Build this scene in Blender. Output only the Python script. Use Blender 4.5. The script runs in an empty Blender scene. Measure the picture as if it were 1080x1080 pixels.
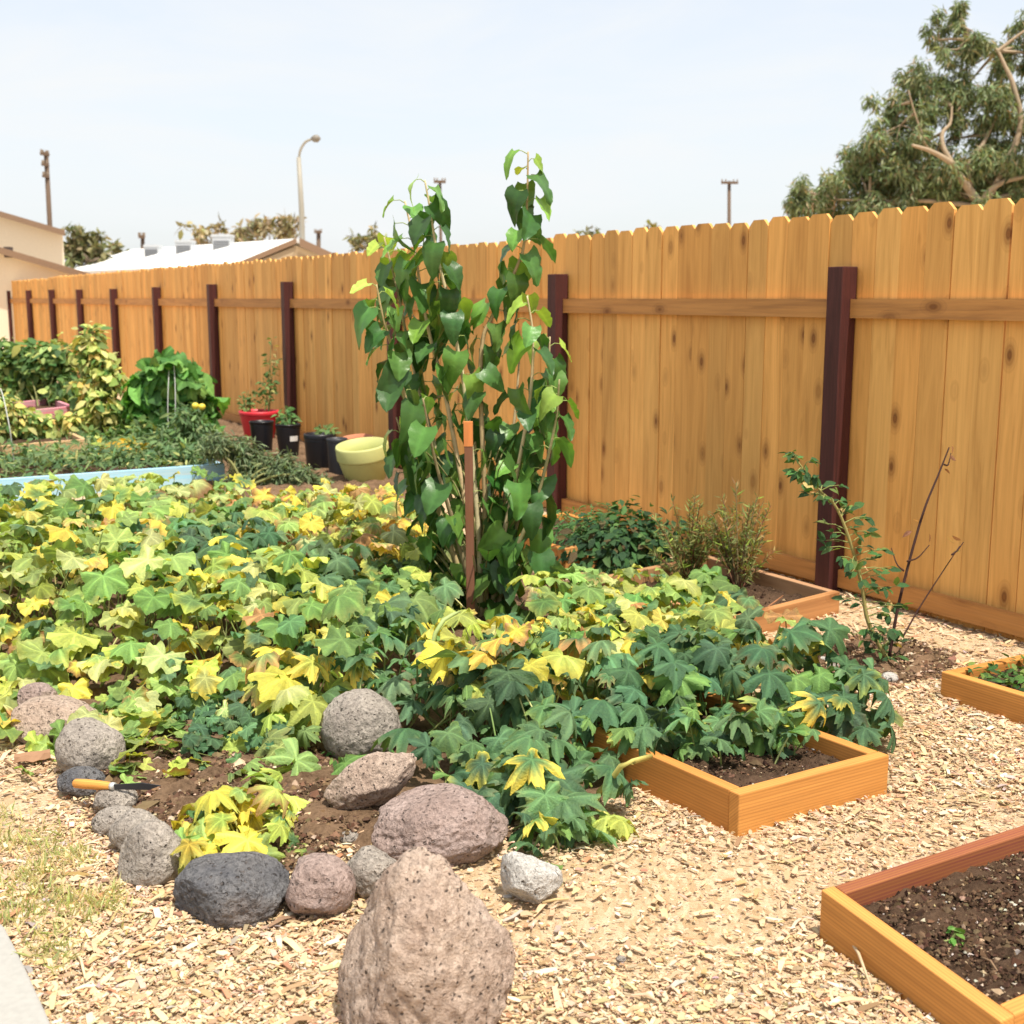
import bpy, math, random
import numpy as np
from mathutils import Vector, Matrix, noise as mnoise

random.seed(7)
rng = np.random.default_rng(11)
scene = bpy.context.scene
COL = scene.collection
H = 1.38                      # camera height, metres
F = 1300.0                    # focal length in units of a 1080 wide frame
HZ = 315.0                    # horizon row
PITCH = math.atan((540 - HZ) / F)
cp, sp = math.cos(PITCH), math.sin(PITCH)
FWD = np.array([0, cp, -sp]); UP = np.array([0, sp, cp]); RIGHT = np.array([1.0, 0, 0])
CAM = np.array([0, 0, H])

# ------------------------------------------------------------------ survey helpers
def ray(px, py):
    return FWD + RIGHT * (px - 540) / F + UP * (540 - py) / F
def gp(px, py, z=0.0):                      # the point at height z seen there
    d = ray(px, py); return CAM + d * ((z - H) / d[2])
def dp(px, py, Y):                          # the point at forward distance Y seen there
    d = ray(px, py); return CAM + d * (Y / d[1])
def proj(P):
    v = np.asarray(P, float) - CAM
    z = v @ FWD
    return 540 + F * (v @ RIGHT) / z, 540 - F * (v @ UP) / z
def unit(v):
    v = np.asarray(v, float); return v / (np.linalg.norm(v) + 1e-12)
def V3(*a): return np.array(a, float)

def gz(x, y):                               # gentle relief of the trodden ground
    x = np.asarray(x, float); y = np.asarray(y, float)
    m = np.clip((14 - np.hypot(x, y)) / 5, 0, 1)
    return m * (.010 * np.sin(2.1 * x + .3) * np.sin(1.7 * y) + .006 * np.sin(5.3 * x + 1) * np.sin(4.7 * y + 2)
                + .003 * np.sin(13 * x + y) * np.sin(11 * y - 2 * x))

# ------------------------------------------------------------------ materials
def new_mat(name):
    m = bpy.data.materials.new(name); m.use_nodes = True
    nt = m.node_tree; nt.nodes.clear()
    out = nt.nodes.new('ShaderNodeOutputMaterial')
    return m, nt, out
def nd(nt, t, **kw):
    n = nt.nodes.new(t)
    for k, v in kw.items():
        if k in ('operation', 'blend_type', 'data_type', 'attribute_name', 'feature', 'noise_dimensions', 'distance'):
            setattr(n, k, v)
        else:
            n.inputs[k.replace('_', ' ')].default_value = v
    return n
def mixc(nt, fac, a, b, mode='MIX'):
    n = nt.nodes.new('ShaderNodeMix'); n.data_type = 'RGBA'; n.blend_type = mode
    for idx, v in ((0, fac), (6, a), (7, b)):
        if isinstance(v, bpy.types.NodeSocket): nt.links.new(v, n.inputs[idx])
        elif idx == 0: n.inputs[0].default_value = v
        else: n.inputs[idx].default_value = (*v, 1) if len(v) == 3 else v
    return n.outputs[2]
def ramp(nt, src, pts):
    r = nt.nodes.new('ShaderNodeValToRGB')
    el = r.color_ramp.elements
    while len(el) < len(pts): el.new(.5)
    for e, (p, c) in zip(el, pts):
        e.position = p; e.color = (*c, 1) if not isinstance(c, (int, float)) else (c, c, c, 1)
    nt.links.new(src, r.inputs[0]); return r.outputs[0]
def attr(nt, name):
    a = nt.nodes.new('ShaderNodeAttribute'); a.attribute_name = name; return a
def vmul(nt, src, s):
    n = nt.nodes.new('ShaderNodeVectorMath'); n.operation = 'MULTIPLY'
    nt.links.new(src, n.inputs[0]); n.inputs[1].default_value = s; return n.outputs[0]
def noise(nt, vec, scale, detail=4, rough=.55, dist=0):
    n = nt.nodes.new('ShaderNodeTexNoise')
    n.inputs['Scale'].default_value = scale; n.inputs['Detail'].default_value = detail
    n.inputs['Roughness'].default_value = rough; n.inputs['Distortion'].default_value = dist
    if vec is not None: nt.links.new(vec, n.inputs['Vector'])
    return n.outputs['Fac']
def bump(nt, h, strength, dist):
    b = nt.nodes.new('ShaderNodeBump'); b.inputs['Strength'].default_value = strength
    b.inputs['Distance'].default_value = dist; nt.links.new(h, b.inputs['Height']); return b.outputs[0]
def principled(nt, out, col, rough=.6, spec=.3, nrm=None, metal=0):
    p = nt.nodes.new('ShaderNodeBsdfPrincipled')
    if isinstance(col, bpy.types.NodeSocket): nt.links.new(col, p.inputs['Base Color'])
    else: p.inputs['Base Color'].default_value = (*col, 1)
    if isinstance(rough, bpy.types.NodeSocket): nt.links.new(rough, p.inputs['Roughness'])
    else: p.inputs['Roughness'].default_value = rough
    p.inputs['Specular IOR Level'].default_value = spec
    p.inputs['Metallic'].default_value = metal
    if nrm is not None: nt.links.new(nrm, p.inputs['Normal'])
    if out is not None: nt.links.new(p.outputs[0], out.inputs[0])
    return p
def objco(nt):
    return nt.nodes.new('ShaderNodeTexCoord').outputs['Object']

def wood_mat(name, knots=True, dark=(.30, .13, .04), grain=.35, rough=.65, light=1.35):
    m, nt, out = new_mat(name)
    c = attr(nt, 'col').outputs['Color']; g = attr(nt, 'gr').outputs['Vector']
    fine = noise(nt, vmul(nt, g, (2.2, 75, 53)), 1, 5, .6, .6)
    broad = noise(nt, vmul(nt, g, (1.1, 13, 37)), 1, 3, .6, 1.4)
    c1 = mixc(nt, ramp(nt, fine, [(.35, 0), (.72, grain)]), c, dark)
    lightc = mixc(nt, 1, c, (light, light * 1.06, light * 1.15), 'MULTIPLY')
    c2 = mixc(nt, ramp(nt, broad, [(.40, 0), (.75, .55)]), c1, lightc)
    c2 = mixc(nt, ramp(nt, broad, [(.18, .45), (.42, 0)]), c2, dark)
    if not knots:
        wv = nt.nodes.new('ShaderNodeTexWave'); wv.bands_direction = 'Y'; wv.inputs['Scale'].default_value = 1; wv.inputs['Distortion'].default_value = 5; wv.inputs['Detail'].default_value = 2; wv.inputs['Detail Scale'].default_value = .6
        nt.links.new(vmul(nt, g, (1.6, 34, 3)), wv.inputs['Vector'])
        c2 = mixc(nt, ramp(nt, wv.outputs['Fac'], [(.45, 0), (.95, grain * .75)]), c2, dark)
    if knots:
        vo = nt.nodes.new('ShaderNodeTexVoronoi'); vo.inputs['Scale'].default_value = 1
        vo.inputs['Randomness'].default_value = 1
        nt.links.new(vmul(nt, g, (3.3, 6.3, 41)), vo.inputs['Vector'])
        halo = ramp(nt, vo.outputs['Distance'], [(.06, .95), (.10, .5), (.24, 0)])
        c2 = mixc(nt, halo, c2, (.20, .075, .02))
        # rings of grain bending round the knots
        rings = nt.nodes.new('ShaderNodeMath'); rings.operation = 'SINE'
        mul = nt.nodes.new('ShaderNodeMath'); mul.operation = 'MULTIPLY'; mul.inputs[1].default_value = 60
        nt.links.new(vo.outputs['Distance'], mul.inputs[0]); nt.links.new(mul.outputs[0], rings.inputs[0])
        m2 = nt.nodes.new('ShaderNodeMath'); m2.operation = 'MULTIPLY'
        nt.links.new(ramp(nt, rings.outputs[0], [(.2, 0), (.9, .35)]), m2.inputs[0])
        nt.links.new(ramp(nt, vo.outputs['Distance'], [(.1, 1), (.34, 0)]), m2.inputs[1])
        c2 = mixc(nt, m2.outputs[0], c2, dark)
    principled(nt, out, c2, rough, .25, bump(nt, fine, .35, .002))
    return m

def leaf_mat(name, rough=.5, spec=.35, trans=.38, bumpscale=60, tint=(1.5, 1.35, .55), mottle=.35, bs=.5):
    m, nt, out = new_mat(name)
    c = attr(nt, 'col').outputs['Color']; g = attr(nt, 'gr').outputs['Vector']
    n1 = noise(nt, g, 9, 4, .6)
    cc = mixc(nt, ramp(nt, n1, [(.3, 0), (.75, mottle)]), c, mixc(nt, 1, c, (1.9, 1.6, 1.2), 'MULTIPLY'))
    p = principled(nt, None, cc, rough, spec, bump(nt, noise(nt, g, bumpscale * .3, 3), bs, .012))
    t = nt.nodes.new('ShaderNodeBsdfTranslucent')
    nt.links.new(mixc(nt, 1, cc, tint, 'MULTIPLY'), t.inputs[0])
    mx = nt.nodes.new('ShaderNodeMixShader'); mx.inputs[0].default_value = trans
    nt.links.new(p.outputs[0], mx.inputs[1]); nt.links.new(t.outputs[0], mx.inputs[2])
    nt.links.new(mx.outputs[0], out.inputs[0])
    return m

def attr_mat(name, rough=.8, spec=.2, sc=40, var=.5, bs=.4, bd=.004):
    m, nt, out = new_mat(name)
    c = attr(nt, 'col').outputs['Color']
    n1 = noise(nt, objco(nt), sc, 5, .6)
    cc = mixc(nt, ramp(nt, n1, [(.3, var), (.7, 0)]), c, mixc(nt, 1, c, (.5, .45, .42), 'MULTIPLY'))
    principled(nt, out, cc, rough, spec, bump(nt, n1, bs, bd)); return m

def plain_mat(name, col, rough=.5, spec=.4, sc=25, var=.25, metal=0, bs=.15):
    m, nt, out = new_mat(name)
    n1 = noise(nt, objco(nt), sc, 5, .6)
    cc = mixc(nt, ramp(nt, n1, [(.35, var), (.65, 0)]), col, tuple(x * .6 for x in col))
    principled(nt, out, cc, rough, spec, bump(nt, n1, bs, .004), metal); return m

def rock_mat(name, ca, cb, cc_, pit=(.09, .07, .06), pscale=55, pits=.6, few=.48):
    m, nt, out = new_mat(name)
    o = objco(nt)
    big = noise(nt, o, 7, 5, .62, .4); fine = noise(nt, o, 90, 4, .7)
    c = mixc(nt, ramp(nt, big, [(.36, 0), (.62, 1)]), ca, cb)
    c = mixc(nt, ramp(nt, noise(nt, o, 3.2, 3), [(.5, 0), (.72, .7)]), c, cc_)
    c = mixc(nt, ramp(nt, fine, [(.32, .75), (.56, 0)]), c, tuple(x * .45 for x in ca))
    c = mixc(nt, ramp(nt, fine, [(.6, 0), (.8, .45)]), c, tuple(min(.8, x * 1.6) for x in cb))
    vo = nt.nodes.new('ShaderNodeTexVoronoi'); vo.inputs['Scale'].default_value = pscale
    wob = nt.nodes.new('ShaderNodeVectorMath'); wob.operation = 'ADD'
    nz = nt.nodes.new('ShaderNodeTexNoise'); nz.inputs['Scale'].default_value = 30
    nt.links.new(o, nz.inputs['Vector']); nt.links.new(vmul(nt, nz.outputs['Color'], (.03, .03, .03)), wob.inputs[1])
    nt.links.new(o, wob.inputs[0]); nt.links.new(wob.outputs[0], vo.inputs['Vector'])
    hole = ramp(nt, vo.outputs['Distance'], [(.18, 1), (.33, 0)])
    # only some cells are open vesicles
    pick = ramp(nt, vo.outputs['Color'], [(few, 0), (few + .06, 1)])
    mm = nt.nodes.new('ShaderNodeMath'); mm.operation = 'MULTIPLY'
    nt.links.new(hole, mm.inputs[0]); nt.links.new(pick, mm.inputs[1])
    m3 = nt.nodes.new('ShaderNodeMath'); m3.operation = 'MULTIPLY'; m3.inputs[1].default_value = pits
    nt.links.new(mm.outputs[0], m3.inputs[0])
    c = mixc(nt, m3.outputs[0], c, pit)  # shade inside the pits painted into the colour, besides the bump
    hsum = nt.nodes.new('ShaderNodeMath'); hsum.operation = 'SUBTRACT'
    nt.links.new(fine, hsum.inputs[0]); nt.links.new(mm.outputs[0], hsum.inputs[1])
    b1 = bump(nt, hsum.outputs[0], 1.0, .009)
    b2 = nt.nodes.new('ShaderNodeBump'); b2.inputs['Strength'].default_value = .7; b2.inputs['Distance'].default_value = .03
    nt.links.new(noise(nt, o, 22, 5, .65), b2.inputs['Height']); nt.links.new(b1, b2.inputs['Normal'])
    principled(nt, out, c, .85, .2, b2.outputs[0]); return m

M = {}
M['fence'] = wood_mat('cedar_boards', dark=(.36, .14, .03))
M['lumber'] = wood_mat('bed_lumber', knots=False, dark=(.36, .15, .04), grain=.6)
M['post'] = wood_mat('stained_post', knots=False, dark=(.025, .010, .010), grain=.7, rough=.6)
M['weathered'] = wood_mat('weathered_lumber', knots=True, dark=(.20, .09, .04), grain=.5)
M['painted'] = wood_mat('chipped_paint', knots=False, dark=(.55, .60, .60), grain=.7)
M['squash'] = leaf_mat('squash_leaf', .55, .3, .30, mottle=.5)
M['mulberry'] = leaf_mat('mulberry_leaf', .38, .4, .24, mottle=.10, bumpscale=16, bs=.18)
M['smallleaf'] = leaf_mat('small_leaf', .5, .3, .28)
M['farleaf'] = leaf_mat('tree_leaf', .55, .25, .22, mottle=.2)
M['stem'] = attr_mat('green_stem', .6, .3, 30, .3, .2, .002)
M['bark'] = attr_mat('bark', .85, .15, 18, .5, .6, .006)
M['chips'] = attr_mat('wood_chip', .8, .15, 70, .18, .3, .002)
M['crumb'] = attr_mat('soil_crumb', .95, .1, 60, .5, .6, .004)

def ground_mat():
    m, nt, out = new_mat('chip_ground')
    o = objco(nt)
    vo = nt.nodes.new('ShaderNodeTexVoronoi'); vo.inputs['Scale'].default_value = 70
    nt.links.new(vmul(nt, o, (1, .55, 1)), vo.inputs['Vector'])
    c = ramp(nt, vo.outputs['Color'], [(.15, (.46, .32, .18)), (.5, (.58, .42, .26)), (.85, (.66, .51, .345))])
    c = mixc(nt, ramp(nt, noise(nt, o, 120, 4, .7), [(.32, .5), (.55, 0)]), c, (.30, .205, .12))
    c = mixc(nt, ramp(nt, noise(nt, o, 1.3, 4, .6), [(.48, 0), (.7, .55)]), c, (.62, .48, .33))
    principled(nt, out, c, .9, .1, bump(nt, noise(nt, o, 95, 5, .7), .8, .012)); return m
M['ground'] = ground_mat()
def soil_mat(name, a, b):
    m, nt, out = new_mat(name); o = objco(nt)
    n1 = noise(nt, o, 55, 6, .7); n2 = noise(nt, o, 6, 4, .6)
    c = mixc(nt, ramp(nt, n1, [(.35, 0), (.68, 1)]), a, b)
    c = mixc(nt, ramp(nt, n2, [(.42, 0), (.7, .5)]), c, tuple(x * 1.5 for x in b))
    principled(nt, out, c, .95, .1, bump(nt, n1, 1, .02)); return m
M['soil'] = soil_mat('dark_soil', (.045, .026, .016), (.12, .075, .048))
M['dirt'] = soil_mat('garden_dirt', (.10, .06, .035), (.24, .155, .095))
M['concrete'] = plain_mat('concrete', (.37, .36, .335), .9, .15, 60, .25)

# ------------------------------------------------------------------ mesh builder
class MB:
    def __init__(s):
        s.v = []; s.q = []; s.t = []; s.c = []; s.g = []; s.n = 0
    def add(s, v, q=None, t=None, col=(1, 1, 1), gr=None):
        v = np.asarray(v, float).reshape(-1, 3); k = len(v)
        col = np.asarray(col, float)
        if col.ndim == 1: col = np.tile(col, (k, 1))
        if gr is None: gr = v
        s.v.append(v); s.c.append(col); s.g.append(np.asarray(gr, float))
        if q is not None and len(q): s.q.append(np.asarray(q, int).reshape(-1, 4) + s.n)
        if t is not None and len(t): s.t.append(np.asarray(t, int).reshape(-1, 3) + s.n)
        s.n += k
    def build(s, name, mat, parent=None, smooth=False, origin=None):
        me = bpy.data.meshes.new(name)
        v = np.concatenate(s.v); c = np.concatenate(s.c); g = np.concatenate(s.g)
        base = np.zeros(3)
        if parent is not None:
            p = parent
            while p is not None: base = base + np.array(p.location); p = p.parent
        if origin is None and parent is None:
            lo, hi = v.min(0), v.max(0); origin = np.array([(lo[0] + hi[0]) / 2, (lo[1] + hi[1]) / 2, lo[2]])
        off = base if parent is not None else np.asarray(origin, float)
        v = v - off
        q = np.concatenate(s.q) if s.q else np.zeros((0, 4), int)
        t = np.concatenate(s.t) if s.t else np.zeros((0, 3), int)
        me.vertices.add(len(v)); me.vertices.foreach_set('co', v.astype(np.float32).ravel())
        loops = np.concatenate([q.ravel(), t.ravel()])
        me.loops.add(len(loops)); me.loops.foreach_set('vertex_index', loops.astype(np.int32))
        me.polygons.add(len(q) + len(t))
        st = np.concatenate([np.arange(len(q)) * 4, len(q) * 4 + np.arange(len(t)) * 3])
        me.polygons.foreach_set('loop_start', st.astype(np.int32))
        me.polygons.foreach_set('use_smooth', np.full(len(q) + len(t), smooth))
        me.update(calc_edges=True)
        a = me.attributes.new('col', 'FLOAT_COLOR', 'POINT')
        a.data.foreach_set('color', np.concatenate([c, np.ones((len(c), 1))], 1).astype(np.float32).ravel())
        b = me.attributes.new('gr', 'FLOAT_VECTOR', 'POINT')
        b.data.foreach_set('vector', g.astype(np.float32).ravel())
        me.materials.append(mat)
        o = bpy.data.objects.new(name, me); COL.objects.link(o)
        if parent is not None: o.parent = parent
        else: o.location = off
        return o
    # --- shapes
    def box(s, c, ax, half, col, long=0, rnd=None, taper=None):
        c = np.asarray(c, float); ax = [unit(a) for a in ax]
        rnd = random.random() * 20 if rnd is None else rnd
        sg = np.array([[x, y, z] for x in (-1, 1) for y in (-1, 1) for z in (-1, 1)], float)
        L = sg * np.array(half)
        v = c + L[:, :1] * ax[0] + L[:, 1:2] * ax[1] + L[:, 2:] * ax[2]
        o = [i for i in range(3) if i != long]
        # every face its own verts so the grain reads on each side
        faces = [(0, 1, 3, 2), (4, 6, 7, 5), (0, 4, 5, 1), (2, 3, 7, 6), (0, 2, 6, 4), (1, 5, 7, 3)]
        g = np.stack([L[:, long] + rnd, L[:, o[0]] + L[:, o[1]] + rnd * .37, np.full(8, rnd)], 1)
        s.add(v, faces, None, col, g)
    def tube(s, pts, rad, n=8, col=(1, 1, 1), cap=True):
        pts = np.asarray(pts, float); k = len(pts)
        rad = np.full(k, rad) if np.isscalar(rad) else np.asarray(rad, float)
        tan = np.gradient(pts, axis=0); tan /= np.linalg.norm(tan, axis=1)[:, None] + 1e-9
        ref = V3(0, 0, 1) if abs(tan[0][2]) < .9 else V3(1, 0, 0)
        V = []; G = []
        u = unit(np.cross(tan[0], ref)); al = 0; r0 = random.random() * 20
        for i in range(k):
            u = unit(u - tan[i] * (u @ tan[i])); w = np.cross(tan[i], u)
            if i: al += np.linalg.norm(pts[i] - pts[i - 1])
            for j in range(n):
                a = 2 * math.pi * j / n
                V.append(pts[i] + rad[i] * (math.cos(a) * u + math.sin(a) * w)); G.append((al + r0, .1 * j / n, r0))
        Q = [(i * n + j, i * n + (j + 1) % n, (i + 1) * n + (j + 1) % n, (i + 1) * n + j) for i in range(k - 1) for j in range(n)]
        T = []
        if cap:
            V.append(pts[0]); G.append((r0, 0, r0)); V.append(pts[-1]); G.append((al + r0, 0, r0))
            T = [(k * n, (j + 1) % n, j) for j in range(n)] + [(k * n + 1, (k - 1) * n + j, (k - 1) * n + (j + 1) % n) for j in range(n)]
        s.add(V, Q, T, col, G)
    def lathe(s, c, prof, n=32, col=(1, 1, 1), tilt=None):
        c = np.asarray(c, float); V = []; k = len(prof)
        for r, z in prof:
            for j in range(n):
                a = 2 * math.pi * j / n; V.append((r * math.cos(a), r * math.sin(a), z))
        V = np.array(V)
        if tilt is not None: V = V @ np.array(tilt).T
        Q = [(i * n + j, i * n + (j + 1) % n, (i + 1) * n + (j + 1) % n, (i + 1) * n + j) for i in range(k - 1) for j in range(n)]
        s.add(V + c, Q, None, col)
    def prism(s, poly, d, col, gr=None):            # planar polygon (n,3) extruded by d, quads/tris fan
        poly = np.asarray(poly, float); n = len(poly); v = np.concatenate([poly, poly + np.asarray(d)])
        T = [(0, i, i + 1) for i in range(1, n - 1)] + [(n, n + i + 1, n + i) for i in range(1, n - 1)]
        Q = [(i, n + i, n + (i + 1) % n, (i + 1) % n) for i in range(n)]
        s.add(v, Q, T, col, gr)
    def inst(s, tmpl, P, R, S, C, E=None, age=None):
        """copies of a leaf template: positions P, frames R (n,3,3) columns, sizes S, colours C, edge colours E"""
        tv, tq, tt, rho, vein = tmpl; n = len(P); k = len(tv)
        if n == 0: return
        W = np.einsum('nij,kj->nki', R, tv) * np.asarray(S)[:, None, None] + P[:, None, :]
        c = np.repeat(C[:, None, :], k, 1)
        if E is not None:
            f = np.clip(rho[None, :, None] ** 2.2 * age[:, None, None] * 1.4 - .15, 0, 1)
            c = c * (1 - f) + E[:, None, :] * f
        c = c * (1 + vein[None, :, None])
        rnd = rng.random((n, 1, 3)) * 30
        g = tv[None] + rnd
        q = (np.asarray(tq)[None] + (np.arange(n) * k)[:, None, None]).reshape(-1, 4) if len(tq) else None
        t = (np.asarray(tt)[None] + (np.arange(n) * k)[:, None, None]).reshape(-1, 3) if len(tt) else None
        s.add(W.reshape(-1, 3), q, t, c.reshape(-1, 3), g.reshape(-1, 3))

def tag(o, label, cat, group=None, kind=None):
    if label: o['label'] = label
    if cat: o['category'] = cat
    if group: o['group'] = group
    if kind: o['kind'] = kind
    return o
def thing(name, loc, label, cat, group=None):
    o = bpy.data.objects.new(name, None); COL.objects.link(o); o.location = [float(x) for x in loc]
    o.empty_display_size = .1
    return tag(o, label, cat, group)
def bevel(o, w, seg=2):
    m = o.modifiers.new('bevel', 'BEVEL'); m.width = w; m.segments = seg; m.limit_method = 'ANGLE'; return o

# ------------------------------------------------------------------ leaf templates
def palmate(nl=5, depth=.4, teeth=.06, droop=.35, fold=.15, cup=0., ripple=.06, na=64, spread=.86):
    th = np.linspace(-math.pi, math.pi, na, endpoint=False) + math.pi / na
    spc = 2 * math.pi * spread / nl; p_ = rng.random() * 6
    ph = th / spc
    l = (.5 + .5 * np.cos(2 * math.pi * ph)) ** .62
    r = (1 - depth) + depth * l
    r *= 1 - .26 * (np.abs(th) / math.pi) ** 1.6
    notch = np.clip((np.abs(th) - 2.55) / .59, 0, 1); r *= 1 - .82 * notch ** .8
    r *= 1 + teeth * .62 * np.sin(th * 23 + p_) + teeth * .5 * np.sin(th * 13 + 2 * p_) + rng.normal(0, .018, na)
    rings = [.25, .48, .68, .86, 1.0]
    p0 = rng.random() * 6; p1 = rng.random() * 6
    V = [(0, 0, 0)]; rho = [0]; ve = [.35]
    tilt = rng.normal(0, .12)
    for f in rings:
        rr = r * f
        z = cup * rr ** 2 - droop * rr ** 2.2 + fold * rr * (l - .55) + ripple * f ** 2 * np.sin(3 * th + p0) + ripple * .75 * f ** 3 * np.sin(8 * th + p1) + ripple * .35 * f ** 2 * np.sin(13 * th + p0)
        z = z + tilt * rr * np.sin(th) + rng.normal(0, .014, na) * f
        for a, q, zz, ll in zip(th, rr, z, l):
            V.append((q * math.sin(a), q * math.cos(a) , zz)); rho.append(f); ve.append((.48 if ll > .985 else .16 if ll > .93 else 0) * (1 if f < .9 else .5) - (.10 if ll < .45 else 0) + rng.normal(0, .06))
    T = [(0, 1 + (j + 1) % na, 1 + j) for j in range(na)]
    Q = [(1 + i * na + j, 1 + i * na + (j + 1) % na, 1 + (i + 1) * na + (j + 1) % na, 1 + (i + 1) * na + j) for i in range(4) for j in range(na)]
    return np.array(V), Q, T, np.array(rho), np.array(ve)

def heart(droop=.4, fold=.25, wav=.05, nv=9, lob=0.0):
    """heart-shaped toothed leaf of length 1 along +Y from its stalk"""
    rows = np.linspace(0, 1, nv); nu = 7
    V = []; rho = []; ve = []; p = rng.random() * 6
    for i, t in enumerate(rows):
        w = .47 * (math.sin(math.pi * min(1, (t + .20) / 1.20) ** .80) ** .75) * (1 - .20 * t)
        if i == nv - 1: w = .006
        w *= 1 + (.045 if i % 2 else -.03) + lob * math.sin(t * 9)
        for j in range(nu):
            u = -1 + 2 * j / (nu - 1)
            x = u * w; back = -.13 * abs(u) ** 2 * (1 - t) ** 3
            z = fold * abs(x) - droop * t * t + wav * math.sin(6 * t + p + u * 1.5) * abs(u) + .03 * abs(u) * math.cos(i * 2.3)
            V.append((x, t + back, z)); rho.append(max(abs(u), t)); ve.append(.35 if j == 3 else (.12 if i % 2 else 0))
    Q = [(i * nu + j, i * nu + j + 1, (i + 1) * nu + j + 1, (i + 1) * nu + j) for i in range(nv - 1) for j in range(nu - 1)]
    return np.array(V), Q, [], np.array(rho), np.array(ve)

def simple_leaf(w=.3, droop=.2, fold=.3):
    V = [(0, 0, 0), (-w * .8, .35, fold * w - droop * .12), (0, .4, -droop * .16), (w * .8, .35, fold * w - droop * .12),
         (-w * .6, .72, fold * w * .7 - droop * .5), (0, .75, -droop * .55), (w * .6, .72, fold * w * .7 - droop * .5), (0, 1, -droop)]
    Q = [(1, 2, 5, 4), (2, 3, 6, 5)]
    T = [(0, 2, 1), (0, 3, 2), (4, 5, 7), (5, 6, 7)]
    return np.array(V), Q, T, np.array([0, .6, .3, .6, .8, .5, .8, 1.]), np.zeros(8)

def strip_leaf(w=.09, droop=.3):
    V = [(0, 0, 0), (-w, .4, -droop * .16), (w, .4, -droop * .16), (0, 1, -droop)]
    return np.array(V), [(0, 2, 3, 1)], [], np.array([0, .5, .5, 1.]), np.zeros(4)

def frames(N, T):
    N = N / (np.linalg.norm(N, axis=1)[:, None] + 1e-9)
    T = T - N * (T * N).sum(1)[:, None]
    T = T / (np.linalg.norm(T, axis=1)[:, None] + 1e-9)
    X = np.cross(T, N)
    return np.stack([X, T, N], 2)

def pick_cols(pal, n, var=.16):
    cols = np.array([c for c, _ in pal]); w = np.array([x for _, x in pal], float); w /= w.sum()
    c = cols[rng.choice(len(cols), n, p=w)]
    return np.clip(c * (1 + rng.normal(0, var, (n, 1))) * (1 + rng.normal(0, .06, (n, 3))), .004, .85)

DK = (.060, .135, .070); DK2 = (.090, .185, .085); MG = (.13, .245, .072); LG = (.22, .33, .105)
YG = (.34, .41, .095); YE = (.58, .51, .09); PA = (.38, .44, .185); BR = (.34, .20, .085); OR = (.62, .38, .09)

LOBED = [palmate(5, rng.uniform(.34, .50), .13, rng.uniform(.3, .95), rng.uniform(.06, .20), 0, .15) for _ in range(9)]
BROAD = [palmate(5, rng.uniform(.09, .20), .06, rng.uniform(-.05, .7), rng.uniform(.0, .10), rng.uniform(0, .2), .15) for _ in range(9)]
ROUND = [palmate(5, rng.uniform(.08, .14), .03, rng.uniform(-.1, .3), .05, .1, .06, 34) for _ in range(5)]
CURL = [palmate(5, rng.uniform(.25, .4), .12, rng.uniform(.6, 1.0), rng.uniform(.2, .35), 0, .18) for _ in range(5)]
HEART = [heart(rng.uniform(.2, .95), rng.uniform(.02, .38), rng.uniform(.03, .10), 9, rng.uniform(0, .08)) for _ in range(8)]
SMALL = [simple_leaf(rng.uniform(.26, .4), rng.uniform(.05, .4), rng.uniform(.1, .4)) for _ in range(4)]
NARROW = [simple_leaf(.13, rng.uniform(.05, .4), .2) for _ in range(3)]
STRIP = [strip_leaf(rng.uniform(.07, .11), rng.uniform(.1, .4)) for _ in range(3)]

def scatter(mb, tmpls, P, N, T, S, C, E=None, age=None):
    R = frames(N, T); which = rng.integers(0, len(tmpls), len(P))
    for i, t in enumerate(tmpls):
        k = which == i
        mb.inst(t, P[k], R[k], S[k], C[k], None if E is None else E[k], None if age is None else age[k])

# ------------------------------------------------------------------ polygons
def in_poly(x, y, poly):
    x = np.asarray(x); y = np.asarray(y); inside = np.zeros(x.shape, bool); n = len(poly); j = n - 1
    for i in range(n):
        xi, yi = poly[i][0], poly[i][1]; xj, yj = poly[j][0], poly[j][1]
        c = ((yi > y) != (yj > y)) & (x < (xj - xi) * (y - yi) / (yj - yi + 1e-12) + xi)
        inside ^= c; j = i
    return inside
def dist_poly(x, y, poly):
    d = np.full(np.shape(x), 1e9); n = len(poly)
    for i in range(n):
        a = np.array(poly[i][:2]); b = np.array(poly[(i + 1) % n][:2]); ab = b - a
        t = np.clip(((x - a[0]) * ab[0] + (y - a[1]) * ab[1]) / (ab @ ab + 1e-12), 0, 1)
        d = np.minimum(d, np.hypot(x - a[0] - t * ab[0], y - a[1] - t * ab[1]))
    return d
def gpoly(px, z=0.0): return [gp(a, b, z)[:2] for a, b in px]
def sample_poly(poly, n):
    p = np.array(poly); lo, hi = p.min(0), p.max(0); out = np.zeros((0, 2))
    while len(out) < n:
        q = lo + rng.random((n * 3, 2)) * (hi - lo); out = np.concatenate([out, q[in_poly(q[:, 0], q[:, 1], poly)]])
    return out[:n]
def area(poly):
    p = np.array(poly); x, y = p[:, 0], p[:, 1]
    return abs(np.sum(x * np.roll(y, -1) - y * np.roll(x, -1))) / 2

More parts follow.
